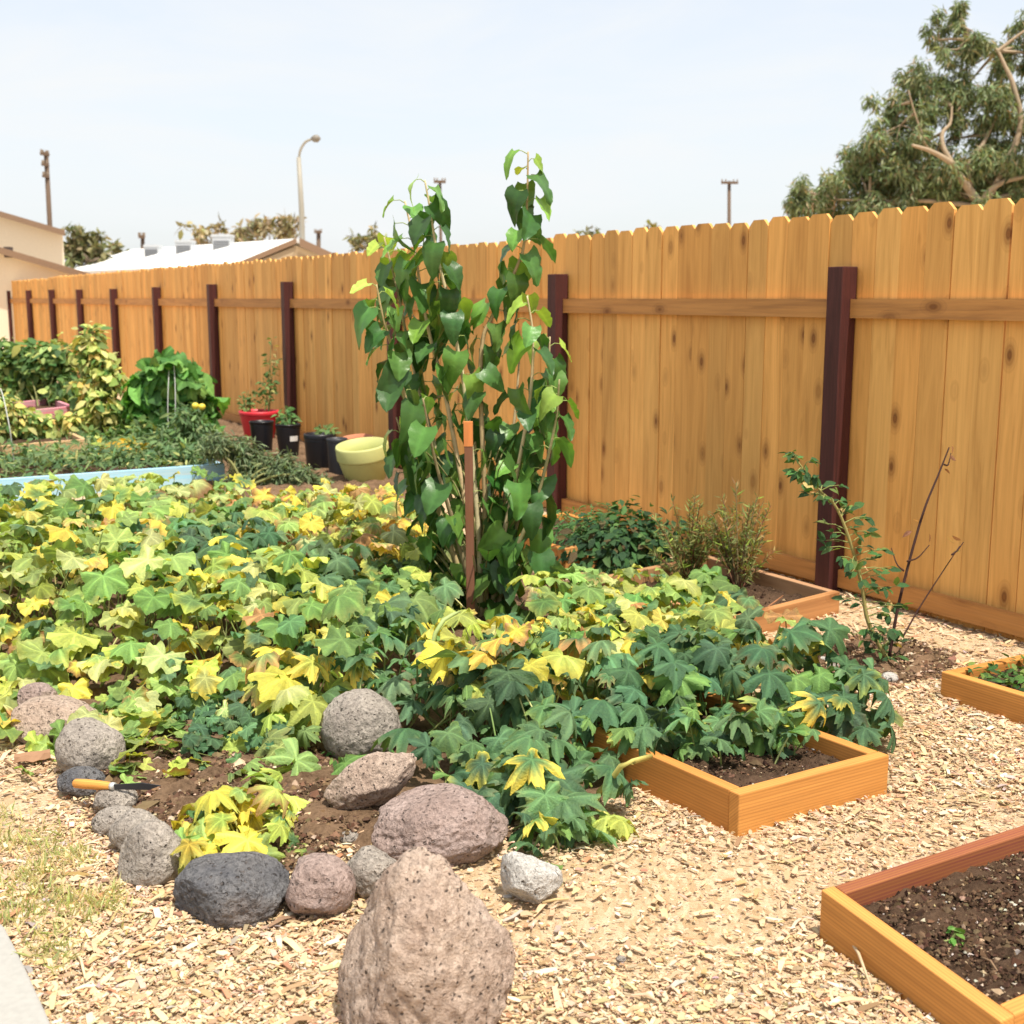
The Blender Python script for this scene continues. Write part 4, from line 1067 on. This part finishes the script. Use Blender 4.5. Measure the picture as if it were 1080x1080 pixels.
blobs('lavender_shrub', 'spreading grey-green shrub in front of the red and black pots', [(230, 468, 14), (255, 475, 15), (258, 488, 15), (275, 490, 15), (222, 474, 10), (300, 490, 13), (322, 502, 11), (338, 510, 9), (295, 500, 13), (262, 500, 15), (312, 508, 10), (250, 505, 9), (278, 508, 10)], at(255, 512)[1], GR, NARROW, .052, 330, 'shrub', foot=(255, 514))
blobs('marigold_plant', 'low orange and yellow leaved plant behind the blue bed', [(118, 480, 12), (135, 476, 12), (150, 482, 11), (128, 488, 12), (108, 488, 9)], at(132, 503)[1] + .3, [((.62, .36, .05), 3), ((.66, .50, .06), 4), ((.3, .36, .08), 3), ((.12, .2, .06), 2)], SMALL, .085, 110, 'garden plant', foot=(132, 503))
blobs('garden_greens', 'low mixed green seedlings filling the blue bed at the left', [(20, 490, 12), (45, 487, 12), (70, 485, 11), (95, 483, 11), (0, 490, 12), (-20, 492, 12), (120, 482, 10), (145, 482, 9), (170, 482, 10), (195, 480, 10), (215, 478, 9), (30, 484, 10), (8, 495, 9), (32, 493, 9), (58, 491, 8), (84, 489, 8), (110, 487, 8), (-18, 497, 9)], at(60, 508)[1] + .30, TM2, NARROW, .075, 170, 'garden plant', foot=(60, 500))
blobs('garden_greens', 'feathery pale greens along the back of the blue bed', [(10, 480, 11), (35, 478, 11), (60, 476, 10), (85, 474, 10), (110, 474, 8), (150, 474, 8), (175, 474, 9), (200, 474, 9), (-15, 482, 11), (12, 469, 10), (38, 470, 9), (62, 470, 8), (-10, 470, 10), (85, 466, 8)], at(60, 508)[1] + 1.1, TM2, NARROW, .075, 170, 'garden plant', foot=(60, 488))
blobs('garden_greens', 'dark leafy greens between the pale bed and the melon plant', [(100, 466, 12), (125, 462, 12), (145, 468, 12), (70, 472, 9), (150, 450, 10), (38, 474, 9), (15, 474, 10), (88, 472, 10), (0, 478, 9)], at(120, 485)[1], TOM, SMALL, .08, 110, 'garden plant', foot=(120, 486))

# =================================================================== THE KNIFE
kr = thing('garden_knife', gp(125, 830, .07), 'garden knife with an orange wooden handle lying on the border rocks', 'knife')
ka, kb, kc = gp(78, 826, .075), gp(117, 829, .085), gp(170, 829, .075)
kh = MB(); kd = unit(kb - ka); kh.tube([ka, ka + (kb - ka) * .05, ka + (kb - ka) * .3, ka + (kb - ka) * .7, kb], [.008, .0125, .0135, .0125, .010], 12, (.72, .33, .07)); kh.build('handle', M['lumber'], kr, True)
kf = MB(); kf.tube([kb, kb + kd * .012], [.0105, .0105], 12, (.75, .75, .75)); kf.build('ferrule', plain_mat('bright_steel', (.72, .72, .70), .3, .5, 12, .1, .6), kr, True)
ke = MB(); up = V3(0, 0, 1); a0 = kb + kd * .012
bl = [a0 + up * .006, a0 + (kc - a0) * .6 + up * .010, kc + up * .002, a0 + (kc - a0) * .75 - up * .010, a0 - up * .008]
ke.prism([p for p in bl], np.cross(kd, up) * .003, (.03, .03, .035)); ke.build('blade', plain_mat('dark_steel', (.05, .05, .055), .4, .5, 12, .1, .5), kr)

# =================================================================== WOOD CHIPS, BARK, GRASS
def clear(x, y):
    ok = ~in_poly(x, y, slab_poly)
    for b in BEDS: ok &= ~in_poly(x, y, b)
    return ok
def chip_batch(n, x0, x1, y0, y1, L0, keep_soil=.03):
    x = rng.uniform(x0, x1, n); y = rng.uniform(y0, y1, n)
    ok = clear(x, y) & (np.abs(x) < y * .46 + .25)
    # stay on this side of the fence
    rel = np.stack([x - B0[0], y - B0[1]], 1) @ NF[:2]; ok &= rel > .01
    s = in_poly(x, y, soil_poly); dsoil = dist_poly(x, y, soil_poly)
    ok &= ~s | (rng.random(n) < np.where(dsoil < .12, .35, keep_soil))
    ok &= ~in_poly(x, y, dirt2) | (rng.random(n) < .12)
    patch = np.array([mnoise.noise(Vector((a * 1.3, b * 1.3, 3.3))) for a, b in zip(x, y)])
    ok &= rng.random(n) < np.clip(.72 + patch * 1.4, .12, 1)
    x, y = x[ok], y[ok]; n = len(x)
    Ln = np.clip(rng.lognormal(math.log(L0 * .66), .70, n), .004, .075); Wd = np.minimum(Ln * rng.uniform(.16, .60, n), .014); Th = rng.uniform(.0006, .0020, n)
    a = rng.random(n) * 6.28; pit = rng.normal(0, .13, n); rol = rng.normal(0, .22, n)
    ca, sa = np.cos(a), np.sin(a)
    X = np.stack([ca * np.cos(pit), sa * np.cos(pit), np.sin(pit)], 1)
    side = np.stack([-sa, ca, np.zeros(n)], 1); Nn = np.cross(X, side)
    Yv = side * np.cos(rol)[:, None] + Nn * np.sin(rol)[:, None]; Zv = np.cross(X, Yv)
    c = np.stack([x, y, gz(x, y) + rng.uniform(.000, .008, n) + np.abs(np.sin(pit)) * Ln * .3], 1)
    t1, t2 = rng.uniform(.25, 1, n), rng.uniform(.4, 1, n); curl = rng.normal(0, .10, n) * Ln
    V = []
    for sx, w, cu in ((-1, t1, 0), (0, np.ones(n), 1), (1, t2, 0)):
        for sy in (-1, 1):
            for sz in (-1, 1):
                V.append(c + X * (sx * Ln / 2)[:, None] + Yv * (sy * w * Wd / 2)[:, None] + Zv * (sz * Th / 2 + cu * curl)[:, None])
    V = np.stack(V, 1)
    q = []
    for k in (0, 4): q += [(k, k + 1, k + 5, k + 4), (k + 2, k + 6, k + 7, k + 3), (k, k + 4, k + 6, k + 2), (k + 1, k + 3, k + 7, k + 5)]
    q += [(0, 2, 3, 1), (8, 9, 11, 10)]
    C = pick_cols([((.60, .445, .28), 7), ((.54, .385, .23), 6), ((.67, .545, .385), 3.5), ((.45, .285, .15), 2), ((.30, .185, .11), .6), ((.47, .22, .12), .4), ((.45, .39, .33), .5)], n)
    Q = (np.array(q)[None] + (np.arange(n) * 12)[:, None, None]).reshape(-1, 4)
    return V.reshape(-1, 3), Q, np.repeat(C[:, None], 12, 1).reshape(-1, 3)
ch = MB()
ch.add(*[(a) for a in chip_batch(46000, -1.6, 1.9, 1.85, 3.2, .020)][:2], None, (.6, .5, .3)) if False else None
for args in ((125000, -1.5, 1.8, 1.8, 3.2, .0125), (95000, -2.0, 2.2, 3.2, 4.6, .014), (16000, -.2, 3.2, 4.6, 7.0, .018), (4000, -3.2, -.6, 4.4, 5.6, .018), (2000, -1.2, 1.5, 6.4, 9.5, .025)):
    V, Q, C = chip_batch(*args); ch.add(V, Q, None, C)
tag(ch.build('wood_chips', M['chips'], origin=(0, 0, 0)), 'loose pale wood chips scattered over the ground', 'wood chips', None, 'stuff')
# crumbs on the garden soil
n = 9000; q = sample_poly(gpoly([(60, 790), (180, 740), (330, 790), (400, 870), (300, 935), (200, 925), (130, 880)]), n)
cr = MB(); lump(cr, np.concatenate([q, (gz(q[:, 0], q[:, 1]) + .024)[:, None]], 1), rng.gamma(2, .0022, n) + .0015, [((.13, .08, .05), 5), ((.22, .14, .085), 4), ((.07, .04, .025), 3), ((.55, .43, .3), 1)])
n = 2500; q = sample_poly(dirt2, n); lump(cr, np.concatenate([q, (gz(q[:, 0], q[:, 1]) + .016)[:, None]], 1), rng.gamma(2, .0024, n) + .002, [((.13, .08, .05), 5), ((.24, .15, .09), 4), ((.55, .43, .3), 1.5)])
tag(cr.build('soil_crumbs', M['crumb'], origin=(0, 0, 0)), 'loose crumbs of dark soil on the open ground', 'soil crumbs', None, 'stuff')
# bits of bark and sticks that can be told apart
for (x, y, dx, dy, L, w, col, lab) in ((34, 795, .9, -.35, .10, .024, (.36, .21, .125), 'curled piece of reddish bark below the flat tan rock'),):
    p = gp(x, y, .035); m_ = MB(); d_ = unit([dx, dy * -1, 0]); sd_ = unit(np.cross(V3(0, 0, 1), d_)); V = []; ns = 7
    for i in range(ns):
        t = i / (ns - 1) - .5; ww = w * (1 - abs(t) * 1.1)
        for k_ in range(5):
            a = (k_ / 4 - .5) * 2; V.append(p + d_ * t * L + sd_ * a * ww + V3(0, 0, -.018 * a * a + random.uniform(-.003, .003)))
    m_.add(V, [(i * 5 + k_, i * 5 + k_ + 1, i * 5 + k_ + 6, i * 5 + k_ + 5) for i in range(ns - 1) for k_ in range(4)], None, col)
    o = m_.build('bark_piece', M['bark']); s_ = o.modifiers.new('solid', 'SOLIDIFY'); s_.thickness = .006; tag(o, lab, 'bark')
for (x0_, y0_, x1_, y1_, r, col, lab) in ((78, 1003, 90, 1032, .004, (.72, .58, .36), 'straight pale stick on the chips near the concrete path'),
        (892, 985, 920, 1045, .004, (.60, .47, .30), 'long pale splinter lying along the near bed'), (572, 952, 600, 948, .0035, (.62, .48, .24), 'thin yellow stick right of the white stone'),
        (5, 802, 42, 828, .004, (.50, .33, .19), 'thin brown twig at the left on the chips'), (1035, 1010, 1052, 1024, .0025, (.30, .20, .12), 'dry curved twig on the soil of the near bed'),
        (810, 640, 826, 628, .004, (.38, .18, .09), 'reddish twig sticking out of the weathered bed')):
    zz = .065 if 'soil' in lab or 'bed' in lab and 'weathered' in lab else .016
    a, b = gp(x0_, y0_, zz), gp(x1_, y1_, zz + .006); m_ = MB(); m_.tube([a, a * .6 + b * .4 + V3(.006, 0, .004), b], [r, r * .9, r * .5], 6, col); tag(m_.build('stick', M['bark'], smooth=True), lab, 'stick', 'loose sticks')
# thin grass by the path
n = 5200; gq = sample_poly(gpoly([(-60, 850), (60, 870), (120, 930), (150, 985), (100, 1010), (55, 1040), (25, 1010), (0, 985), (-60, 960)]), n)
k = np.array([mnoise.noise(Vector((a * 6, b * 6, 1))) for a, b in gq]) + rng.normal(0, .2, n) > .05; gq = gq[k]; gq = gq[~in_poly(gq[:, 0], gq[:, 1], slab_poly)]; n = len(gq)
fo = MB(); scatter(fo, [strip_leaf(.05, .5), strip_leaf(.07, .2)], np.concatenate([gq, (gz(gq[:, 0], gq[:, 1]) + .002)[:, None]], 1), rng.normal(0, 1, (n, 3)) * V3(1, 1, .3), rng.normal(0, .55, (n, 3)) * V3(1, 1, .2) + V3(0, 0, .55), rng.uniform(.018, .045, n), pick_cols([((.36, .42, .17), 4), ((.50, .50, .27), 3), ((.62, .54, .32), 3)], n))
tag(fo.build('grass', M['smallleaf'], origin=(0, 0, 0)), 'thin dry grass coming up through the chips by the path', 'grass', None, 'stuff')

# =================================================================== BEYOND THE FENCE
STU = plain_mat('cream_stucco', (.80, .70, .54), .9, .15, 18, .12); EAV = plain_mat('brown_fascia', (.25, .16, .10), .7); TILE = plain_mat('tan_roof', (.46, .38, .30), .9, .1, 8, .3)
hs = thing('house', dp(-60, 300, 30) * V3(1, 1, 0), 'cream stucco house with low gables beyond the fence at far left', 'house')
def gable(Yf, peak, eave, wall_x, depth, names):
    pk, ev = dp(*peak, Yf), dp(*eave, Yf); wx = dp(wall_x, eave[1], Yf)[0]; slope = (pk[2] - ev[2]) / (ev[0] - pk[0])
    lx = 2 * pk[0] - wx; wz = ev[2] + slope * (ev[0] - wx) - .10
    w_ = MB(); w_.prism([V3(lx, Yf, -.2), V3(wx, Yf, -.2), V3(wx, Yf, wz), V3(pk[0], Yf, pk[2] - .10), V3(lx, Yf, wz)], (-.46 * depth, depth, 0), (.7, .6, .45)); w_.build(names[0], STU, hs)
    r_ = MB(); f_ = MB()
    for s in (1, -1):
        e = V3(pk[0] + s * (ev[0] - pk[0]), Yf - .35, ev[2]); p_ = V3(pk[0], Yf - .35, pk[2])
        r_.prism([p_, e, e - V3(0, 0, .05), p_ - V3(0, 0, .05)], (-.46 * (depth + .7), depth + .7, 0), (.4, .3, .2))
        f_.prism([p_ + V3(0, -.03, .01), e + V3(s * .02, -.03, .01), e + V3(s * .02, -.03, -.13), p_ + V3(0, -.03, -.13)], (0, .028, 0), (.3, .2, .1))
    ro = r_.build(names[1], TILE, hs); f_.build('fascia', EAV, ro)
gable(31, (-140, 181), (73, 244), 66, 9, ('wall', 'roof')); gable(27, (-160, 213), (103, 290), 92, 4.2, ('wall', 'roof'))
vb_ = MB(); vb_.box(dp(9, 266, 26.9), [RIGHT, V3(0, 1, 0), V3(0, 0, 1)], [.07, .08, .11], (.1, .06, .05), 2); vb_.build('lamp', plain_mat('dark_lamp', (.06, .04, .035), .6), hs)

wb = thing('white_roofed_building', dp(230, 300, 40) * V3(1, 1, 0), 'long low building with a bright white roof behind the fence', 'building')
A_, B_, C_, D_ = dp(313, 252, 38), dp(140, 263, 47), dp(248, 279, 36.5), dp(60, 287, 46); E_ = dp(352, 270, 39.5)
WR = plain_mat('white_roofing', (.80, .80, .78), .6, .3, 5, .08)
r_ = MB(); r_.prism([A_, B_, D_, C_], (0, 0, -.12), (.8, .8, .8)); far_ = B_ + (E_ - A_)
r_.prism([A_ + V3(0, 0, .02), E_ + V3(0, 0, .02), far_, B_], (0, 0, -.12), (.8, .8, .8)); ro = r_.build('roof', WR, wb)
f_ = MB(); f_.prism([A_ + V3(.1, -.12, .03), E_ + V3(.1, -.12, .03), E_ + V3(.1, -.12, -.22), A_ + V3(.1, -.12, -.22)], (0, .05, 0), (.3, .2, .1)); f_.prism([C_ + V3(0, -.12, .02), A_ + V3(0, -.12, .02), A_ + V3(0, -.12, -.14), C_ + V3(0, -.12, -.14)], (0, .05, 0), (.3, .2, .1)); f_.build('fascia', EAV, ro)
w_ = MB(); cc = C_ + (A_ - C_) * .12 - V3(0, 0, .16); ee = E_ + (A_ - E_) * .1 - V3(0, 0, .16); aa = A_ - V3(0, 0, .2)
w_.prism([V3(cc[0], cc[1], 0), V3(ee[0], ee[1], 0), ee, aa, cc], (-.3, .25, 0), (.5, .4, .3)); w_.prism([V3(D_[0] + .5, D_[1], 0), V3(C_[0], C_[1] + .3, 0), C_ + V3(0, .3, -.2), D_ + V3(.5, 0, -.2)], (.1, .3, 0), (.6, .5, .4)); w_.build('wall', plain_mat('tan_wall', (.42, .33, .22), .9), wb)
GM = plain_mat('galvanised_steel', (.50, .52, .54), .5, .4, 10, .15); GL = plain_mat('louvre_shadowed_steel', (.22, .23, .25), .6)  # louvre steel is a darker copy, its shade put into the colour
def cooler(label, px, ytop, w, yb, Y):
    a, b = dp(px, yb, Y), dp(px, ytop, Y); hw = w * Y / F / 2; root = thing('rooftop_cooler', V3(a[0], a[1], a[2]), label, 'rooftop cooler', 'coolers on the white roof')
    h = b[2] - a[2]; m_ = MB(); m_.box(V3(a[0], a[1] + hw, a[2] + h / 2 - .15), [RIGHT, V3(0, 1, 0), V3(0, 0, 1)], [hw * .94, hw * .94, h / 2 + .12], (.5, .5, .5), 2); m_.box(V3(a[0], a[1] + hw, a[2] + h - .01), [RIGHT, V3(0, 1, 0), V3(0, 0, 1)], [hw, hw, .04], (.5, .5, .5), 2); m_.build('cabinet', GM, root)
    l_ = MB()
    for i in range(7): l_.box(V3(a[0], a[1] + hw * .05, a[2] + h * (.18 + .1 * i)), [RIGHT, unit([0, 1, .5]), unit([0, -.5, 1])], [hw * .8, .03, .022], (.3, .3, .3), 0)
    l_.build('louvre', GL, root)
cooler('smallest leftmost grey cooler on the white roof', 160, 259, 16, 278, 43.5); cooler('middle grey cooler on the white roof', 194, 254, 18, 278, 42); cooler('rightmost and tallest grey cooler on the white roof', 234, 248, 20, 277, 40.5)

# lamp and poles
YL = 40; l0 = dp(318.5, 272, YL) * V3(1, 1, 0); LR = thing('street_lamp', l0, 'tall pale street lamp with a curved arm behind the fence', 'street lamp')
MP = plain_mat('lamp_steel', (.33, .31, .26), .5, .4, 6, .15)
m_ = MB(); m_.tube([l0, dp(318, 220, YL), dp(315, 166, YL)], [.10, .085, .07], 12); m_.build('pole', MP, LR, True)
m_ = MB(); m_.tube(catmull([dp(315, 168, YL), dp(317, 158, YL), dp(322, 150, YL), dp(329, 146.5, YL)]), .04, 8); m_.build('arm', MP, LR, True)
m_ = MB(); a, b = dp(328, 146.3, YL), dp(338, 146, YL); m_.tube([a, a * .7 + b * .3, a * .3 + b * .7, b], [.04, .11, .12, .03], 12); m_.build('lamp_head', plain_mat('lamp_head_grey', (.22, .20, .17), .5), LR, True)
WP = (.16, .115, .085)
def upole(label, px0, yb, px1, yt, Y, r, arms):
    b = dp(px0, yb, Y); t = dp(px1, yt, Y); foot = t + (b - t) * (t[2] / (t[2] - b[2])) if abs(t[2] - b[2]) > 1e-6 else b
    root = thing('utility_pole', V3(foot[0], foot[1], 0), label, 'utility pole', 'utility poles'); m_ = MB(); m_.tube([V3(foot[0], foot[1], 0), (foot + t) / 2, t], [r * 1.2, r * 1.1, r], 10, WP); m_.build('pole', M['bark'], root, True)
    for ya, hw, th in arms:
        c = t + (b - t) * ((ya - yt) / (yb - yt)); m_ = MB(); m_.box(c - V3(0, r + .07, 0), [unit([1, th, 0]), unit([-th, 1, 0]), V3(0, 0, 1)], [hw, .06, .07], WP, 0); 
        for s in (-1, -.5, .5, 1): m_.tube([c + unit([1, th, 0]) * hw * .92 * s - V3(0, r + .07, 0), c + unit([1, th, 0]) * hw * .92 * s + V3(0, -r - .07, .2)], .04, 6, (.3, .25, .2))
        m_.build('crossarm', M['bark'], root)
upole('leaning dark utility pole rising above the cream house', 52.5, 236, 48.5, 160, 62, .11, [(163, .28, 3.), (174, .22, 3.), (186, .18, 2.)])
upole('thin yellowish utility pole with a crossarm near the big tree', 769, 238, 769, 191, 75, .10, [(193, .5, .1)])
upole('dark utility pole with a crossarm behind the mulberry leaves', 465, 260, 464, 191, 70, .08, [(192, .32, .2)])
upole('short distant utility pole right of the street lamp', 336, 268, 336, 243, 85, .14, [(245, .25, .1)])
upole('short distant pole left of the coolers', 150.5, 280, 150.5, 248, 60, .09, [(250, .14, .1)])

# trees
def tree(label, limbs, bl, Y, pal, tm, ls, dens, foot, barkc, group=None, rads=(.2, .03), twigs=True, name='tree', fz=1.0, drop=-.9, upn=.3, yspread=.9, grow=1.0, ypush=0.0, lw=1.0):
    b = dp(foot[0], foot[1], Y) * V3(1, 1, 0); root = thing(name, b, label, 'tree', group); sc = Y / F; tbm = MB()
    ends = []
    for pts, r0, r1, dy in limbs:
        P = catmull([dp(x, y, Y + dy * i / max(1, len(pts) - 1)) if y < 900 else V3(dp(x, 300, Y)[0], Y, 0) for i, (x, y) in enumerate(pts)]); tbm.tube(P, np.linspace(r0, r1, len(P)) * lw, 8, barkc); ends += [P[int(len(P) * f)] for f in (.5, .75, .99)]
    ends = np.array(ends); P_, N_, T_ = [], [], []
    for x, y, r in bl:
        r = r * grow; o = dp(x, y, Y + ypush + rng.normal(0, r * sc * yspread)); k = int(dens * r * r / 100)
        ns = max(4, int(r / 3.2)); sub = o + rng.normal(0, .60, (ns, 3)) * r * sc * V3(1, 1, .9)
        u = rng.normal(size=(k, 3)); u /= np.linalg.norm(u, axis=1)[:, None]
        p = sub[rng.integers(0, ns, k)] + u * (r * sc * .46 * rng.random(k) ** .6)[:, None] * V3(1, 1, fz)
        P_.append(p); N_.append(u * .5 + rng.normal(0, .6, (k, 3)) + V3(0, 0, upn)); T_.append(u * .35 + rng.normal(0, .5, (k, 3)) + V3(0, 0, drop))
        if twigs:
            e = ends[np.argmin(np.linalg.norm(ends - o, axis=1))]; q = catmull([e, (e + o) / 2 + V3(0, 0, .05 * r * sc), o], 4); tbm.tube(q, np.linspace(rads[1], rads[1] * .35, len(q)), 5, barkc, False)
            for s_ in sub[:5]: tbm.tube([o, (o + s_) / 2 + V3(0, 0, .03), s_], [rads[1] * .35, rads[1] * .25, rads[1] * .12], 4, barkc, False)
    P_ = np.concatenate(P_); n = len(P_); fo = MB(); scatter(fo, tm, P_, np.concatenate(N_), np.concatenate(T_), ls * np.clip(rng.normal(1, .3, n), .4, 1.8), pick_cols(pal, n, .25))
    tbm.build('trunk', M['bark'], root, True); fo.build('crown', M['farleaf'], root, False); return root
EUC = [((.120, .175, .085), 4), ((.175, .235, .115), 5), ((.24, .29, .15), 3), ((.34, .27, .16), 1.2), ((.31, .36, .22), 1.4)]
YE_ = 22
lim = [([(1040, 1000), (1040, 260), (1036, 219)], .26, .14, 0), ([(1036, 219), (1010, 183), (1003, 172), (983, 160), (962, 153)], .13, .04, -.4), ([(1009, 180), (995, 156), (994, 140), (1002, 130), (1004, 112)], .085, .03, .3),
       ([(1036, 217), (1041, 204), (1058, 192), (1085, 184), (1120, 160)], .11, .04, -.2), ([(1023, 196), (1022, 172), (1036, 153), (1042, 142), (1058, 110)], .08, .035, .4), ([(981, 159), (972, 147), (962, 141)], .04, .015, -.2), ([(975, 148), (965, 120), (958, 95)], .03, .015, 0),
       ([(1040, 215), (1075, 140), (1070, 95), (1060, 70), (1048, 50), (1022, 42)], .10, .03, .5), ([(1036, 218), (980, 212), (930, 212), (880, 210)], .08, .02, .8), ([(1040, 215), (1100, 190), (1180, 140)], .1, .03, .4)]
bl = [(848, 212, 15), (862, 205, 17), (885, 192, 22), (905, 215, 18), (880, 220, 16), (918, 160, 22), (905, 178, 18), (930, 200, 24), (950, 132, 22), (955, 102, 20), (940, 115, 14), (955, 175, 22), (985, 112, 24), (975, 88, 14), (1002, 22, 12), (990, 42, 14),
      (1012, 12, 10), (1020, 30, 12), (1010, 52, 12), (1028, 68, 16), (1020, 90, 16), (1020, 115, 22), (1052, 108, 20), (1060, 72, 17), (1078, 50, 16), (1072, 150, 24), (1050, 172, 22), (1018, 205, 18), (985, 205, 22), (960, 218, 20), (1072, 212, 22), (1000, 148, 14), (1045, 212, 18), (930, 222, 16),
      (985, 178, 15), (960, 160, 14), (1048, 130, 16), (1060, 196, 20), (1100, 60, 24), (1110, 110, 28), (1110, 170, 28), (1150, 90, 30), (1160, 150, 30), (1200, 130, 30), (1130, 215, 28), (1190, 200, 28), (1100, 20, 20)]
bl2 = [(900, 222, 18), (950, 205, 24), (1000, 200, 26), (1050, 200, 26), (1080, 185, 26), (1020, 175, 22), (975, 190, 22)]
tree('tall olive-green eucalyptus with pale bare limbs behind the fence at right', lim, bl + bl2, YE_, EUC, STRIP, .135, 215, (1040, 219), (.42, .33, .23), None, (.2, .035), drop=-1.1, yspread=.8, grow=1.32, ypush=.85, lw=.62)
DRY = [((.30, .26, .17), 4), ((.38, .33, .22), 3), ((.22, .22, .13), 3)]
OLV = [((.14, .16, .075), 4), ((.20, .20, .10), 3), ((.25, .22, .12), 2)]
def twiggy(label, foot, bl, Y, pal, dens, ls=.22, group=None, name='tree'):
    limbs = [([(foot[0], 1000), (foot[0], 290), (foot[0] + rng.normal(0, 3), 275)], .16, .09, 0)]
    for x, y, r in bl: limbs.append(([(foot[0], 276), ((foot[0] + x) / 2 + rng.normal(0, 3), (276 + y) / 2), (x, y)], .07, .02, rng.normal(0, .5)))
    tree(label, limbs, bl, Y, pal, SMALL[:2] + NARROW, ls, dens, foot, (.33, .26, .19), group, (.1, .03), name=name, drop=-.1, upn=.5)
TG = 'trees beyond the fence'
twiggy('sparse olive tree just right of the cream house', (92, 285), [(80, 252, 10), (95, 258, 11), (88, 268, 12), (104, 272, 9), (75, 268, 8), (78, 243, 6)], 46, OLV, 190, .3, TG)
twiggy('small thin tree left of the leftmost cooler', (124, 285), [(122, 262, 7), (126, 272, 8), (118, 275, 6)], 50, OLV, 150, .28, TG)
twiggy('pale half-bare tree behind the tallest cooler', (214, 275), [(205, 248, 9), (218, 243, 9), (212, 255, 9), (226, 254, 8), (232, 243, 6)], 62, DRY, 95, .35, TG)
twiggy('wide pale brown half-bare tree left of the street lamp', (275, 270), [(248, 248, 9), (262, 240, 11), (278, 236, 11), (294, 238, 11), (306, 234, 8), (285, 248, 11), (265, 252, 9), (305, 248, 8), (311, 243, 6)], 64, DRY, 130, .35, TG)
twiggy('small grey-green tree between the lamp and the mulberry', (394, 270), [(382, 252, 7), (394, 248, 8), (404, 254, 7), (395, 258, 9), (375, 258, 6)], 60, OLV, 190, .32, TG)
twiggy('treetop barely showing above the boards near the mulberry', (619, 262), [(612, 250, 6), (620, 247, 7), (628, 251, 6)], 60, OLV, 160, .3, TG)
twiggy('tiny yellowish treetop above the boards in the middle', (684, 255), [(680, 243, 5), (686, 241, 5), (690, 244, 5)], 60, [((.30, .25, .08), 3), ((.2, .2, .08), 2)], 170, .28, TG)

# =================================================================== LIGHT, SKY, CAMERA
SUN_EL = math.radians(68); sh_ = unit([.56, -.828, 0])
sdir = V3(sh_[0] * math.cos(SUN_EL), sh_[1] * math.cos(SUN_EL), math.sin(SUN_EL))
L = bpy.data.lights.new('sun', 'SUN'); L.energy = 3.7; L.angle = math.radians(.6); L.color = (1, .925, .80)
lo = bpy.data.objects.new('sun', L); COL.objects.link(lo); lo.location = (4, -6, 12); lo.rotation_euler = Vector(-sdir).to_track_quat('-Z', 'Y').to_euler()
w = bpy.data.worlds.new('World'); scene.world = w; w.use_nodes = True; nt = w.node_tree
bg = nt.nodes['Background']
sky = nt.nodes.new('ShaderNodeTexSky'); sky.sky_type = 'NISHITA'; sky.sun_disc = False; sky.sun_elevation = SUN_EL; sky.sun_rotation = math.atan2(sdir[0], sdir[1])
sky.air_density = 1.0; sky.dust_density = 3.0; sky.ozone_density = 1.0; sky.altitude = 300
# thin high cloud veil
tc = nt.nodes.new('ShaderNodeTexCoord'); mp = nt.nodes.new('ShaderNodeMapping'); mp.inputs['Scale'].default_value = (1.6, 1.6, 6); nt.links.new(tc.outputs['Generated'], mp.inputs[0])
cn = noise(nt, mp.outputs[0], 2.4, 6, .6, .5); cf = ramp(nt, cn, [(.38, .72), (.70, .97)])
mixs = mixc(nt, cf, sky.outputs[0], (3.78, 3.86, 3.90))
nt.links.new(mixs, bg.inputs[0]); bg.inputs[1].default_value = .145

cam = bpy.data.cameras.new('camera'); co = bpy.data.objects.new('camera', cam); COL.objects.link(co)
co.location = (0, 0, H); co.rotation_euler = (math.pi / 2 - PITCH, 0, 0)
cam.sensor_width = 36; cam.lens = 36 * F / 1080; cam.clip_end = 3000; cam.clip_start = .05
cam.dof.use_dof = True; cam.dof.focus_distance = 3.7; cam.dof.aperture_fstop = 5.6
scene.camera = co
scene.render.engine = 'CYCLES'
scene.cycles.use_denoising = True
scene.cycles.max_bounces = 8; scene.cycles.transparent_max_bounces = 4
scene.view_settings.view_transform = 'Standard'; scene.view_settings.look = 'None'; scene.view_settings.exposure = .78
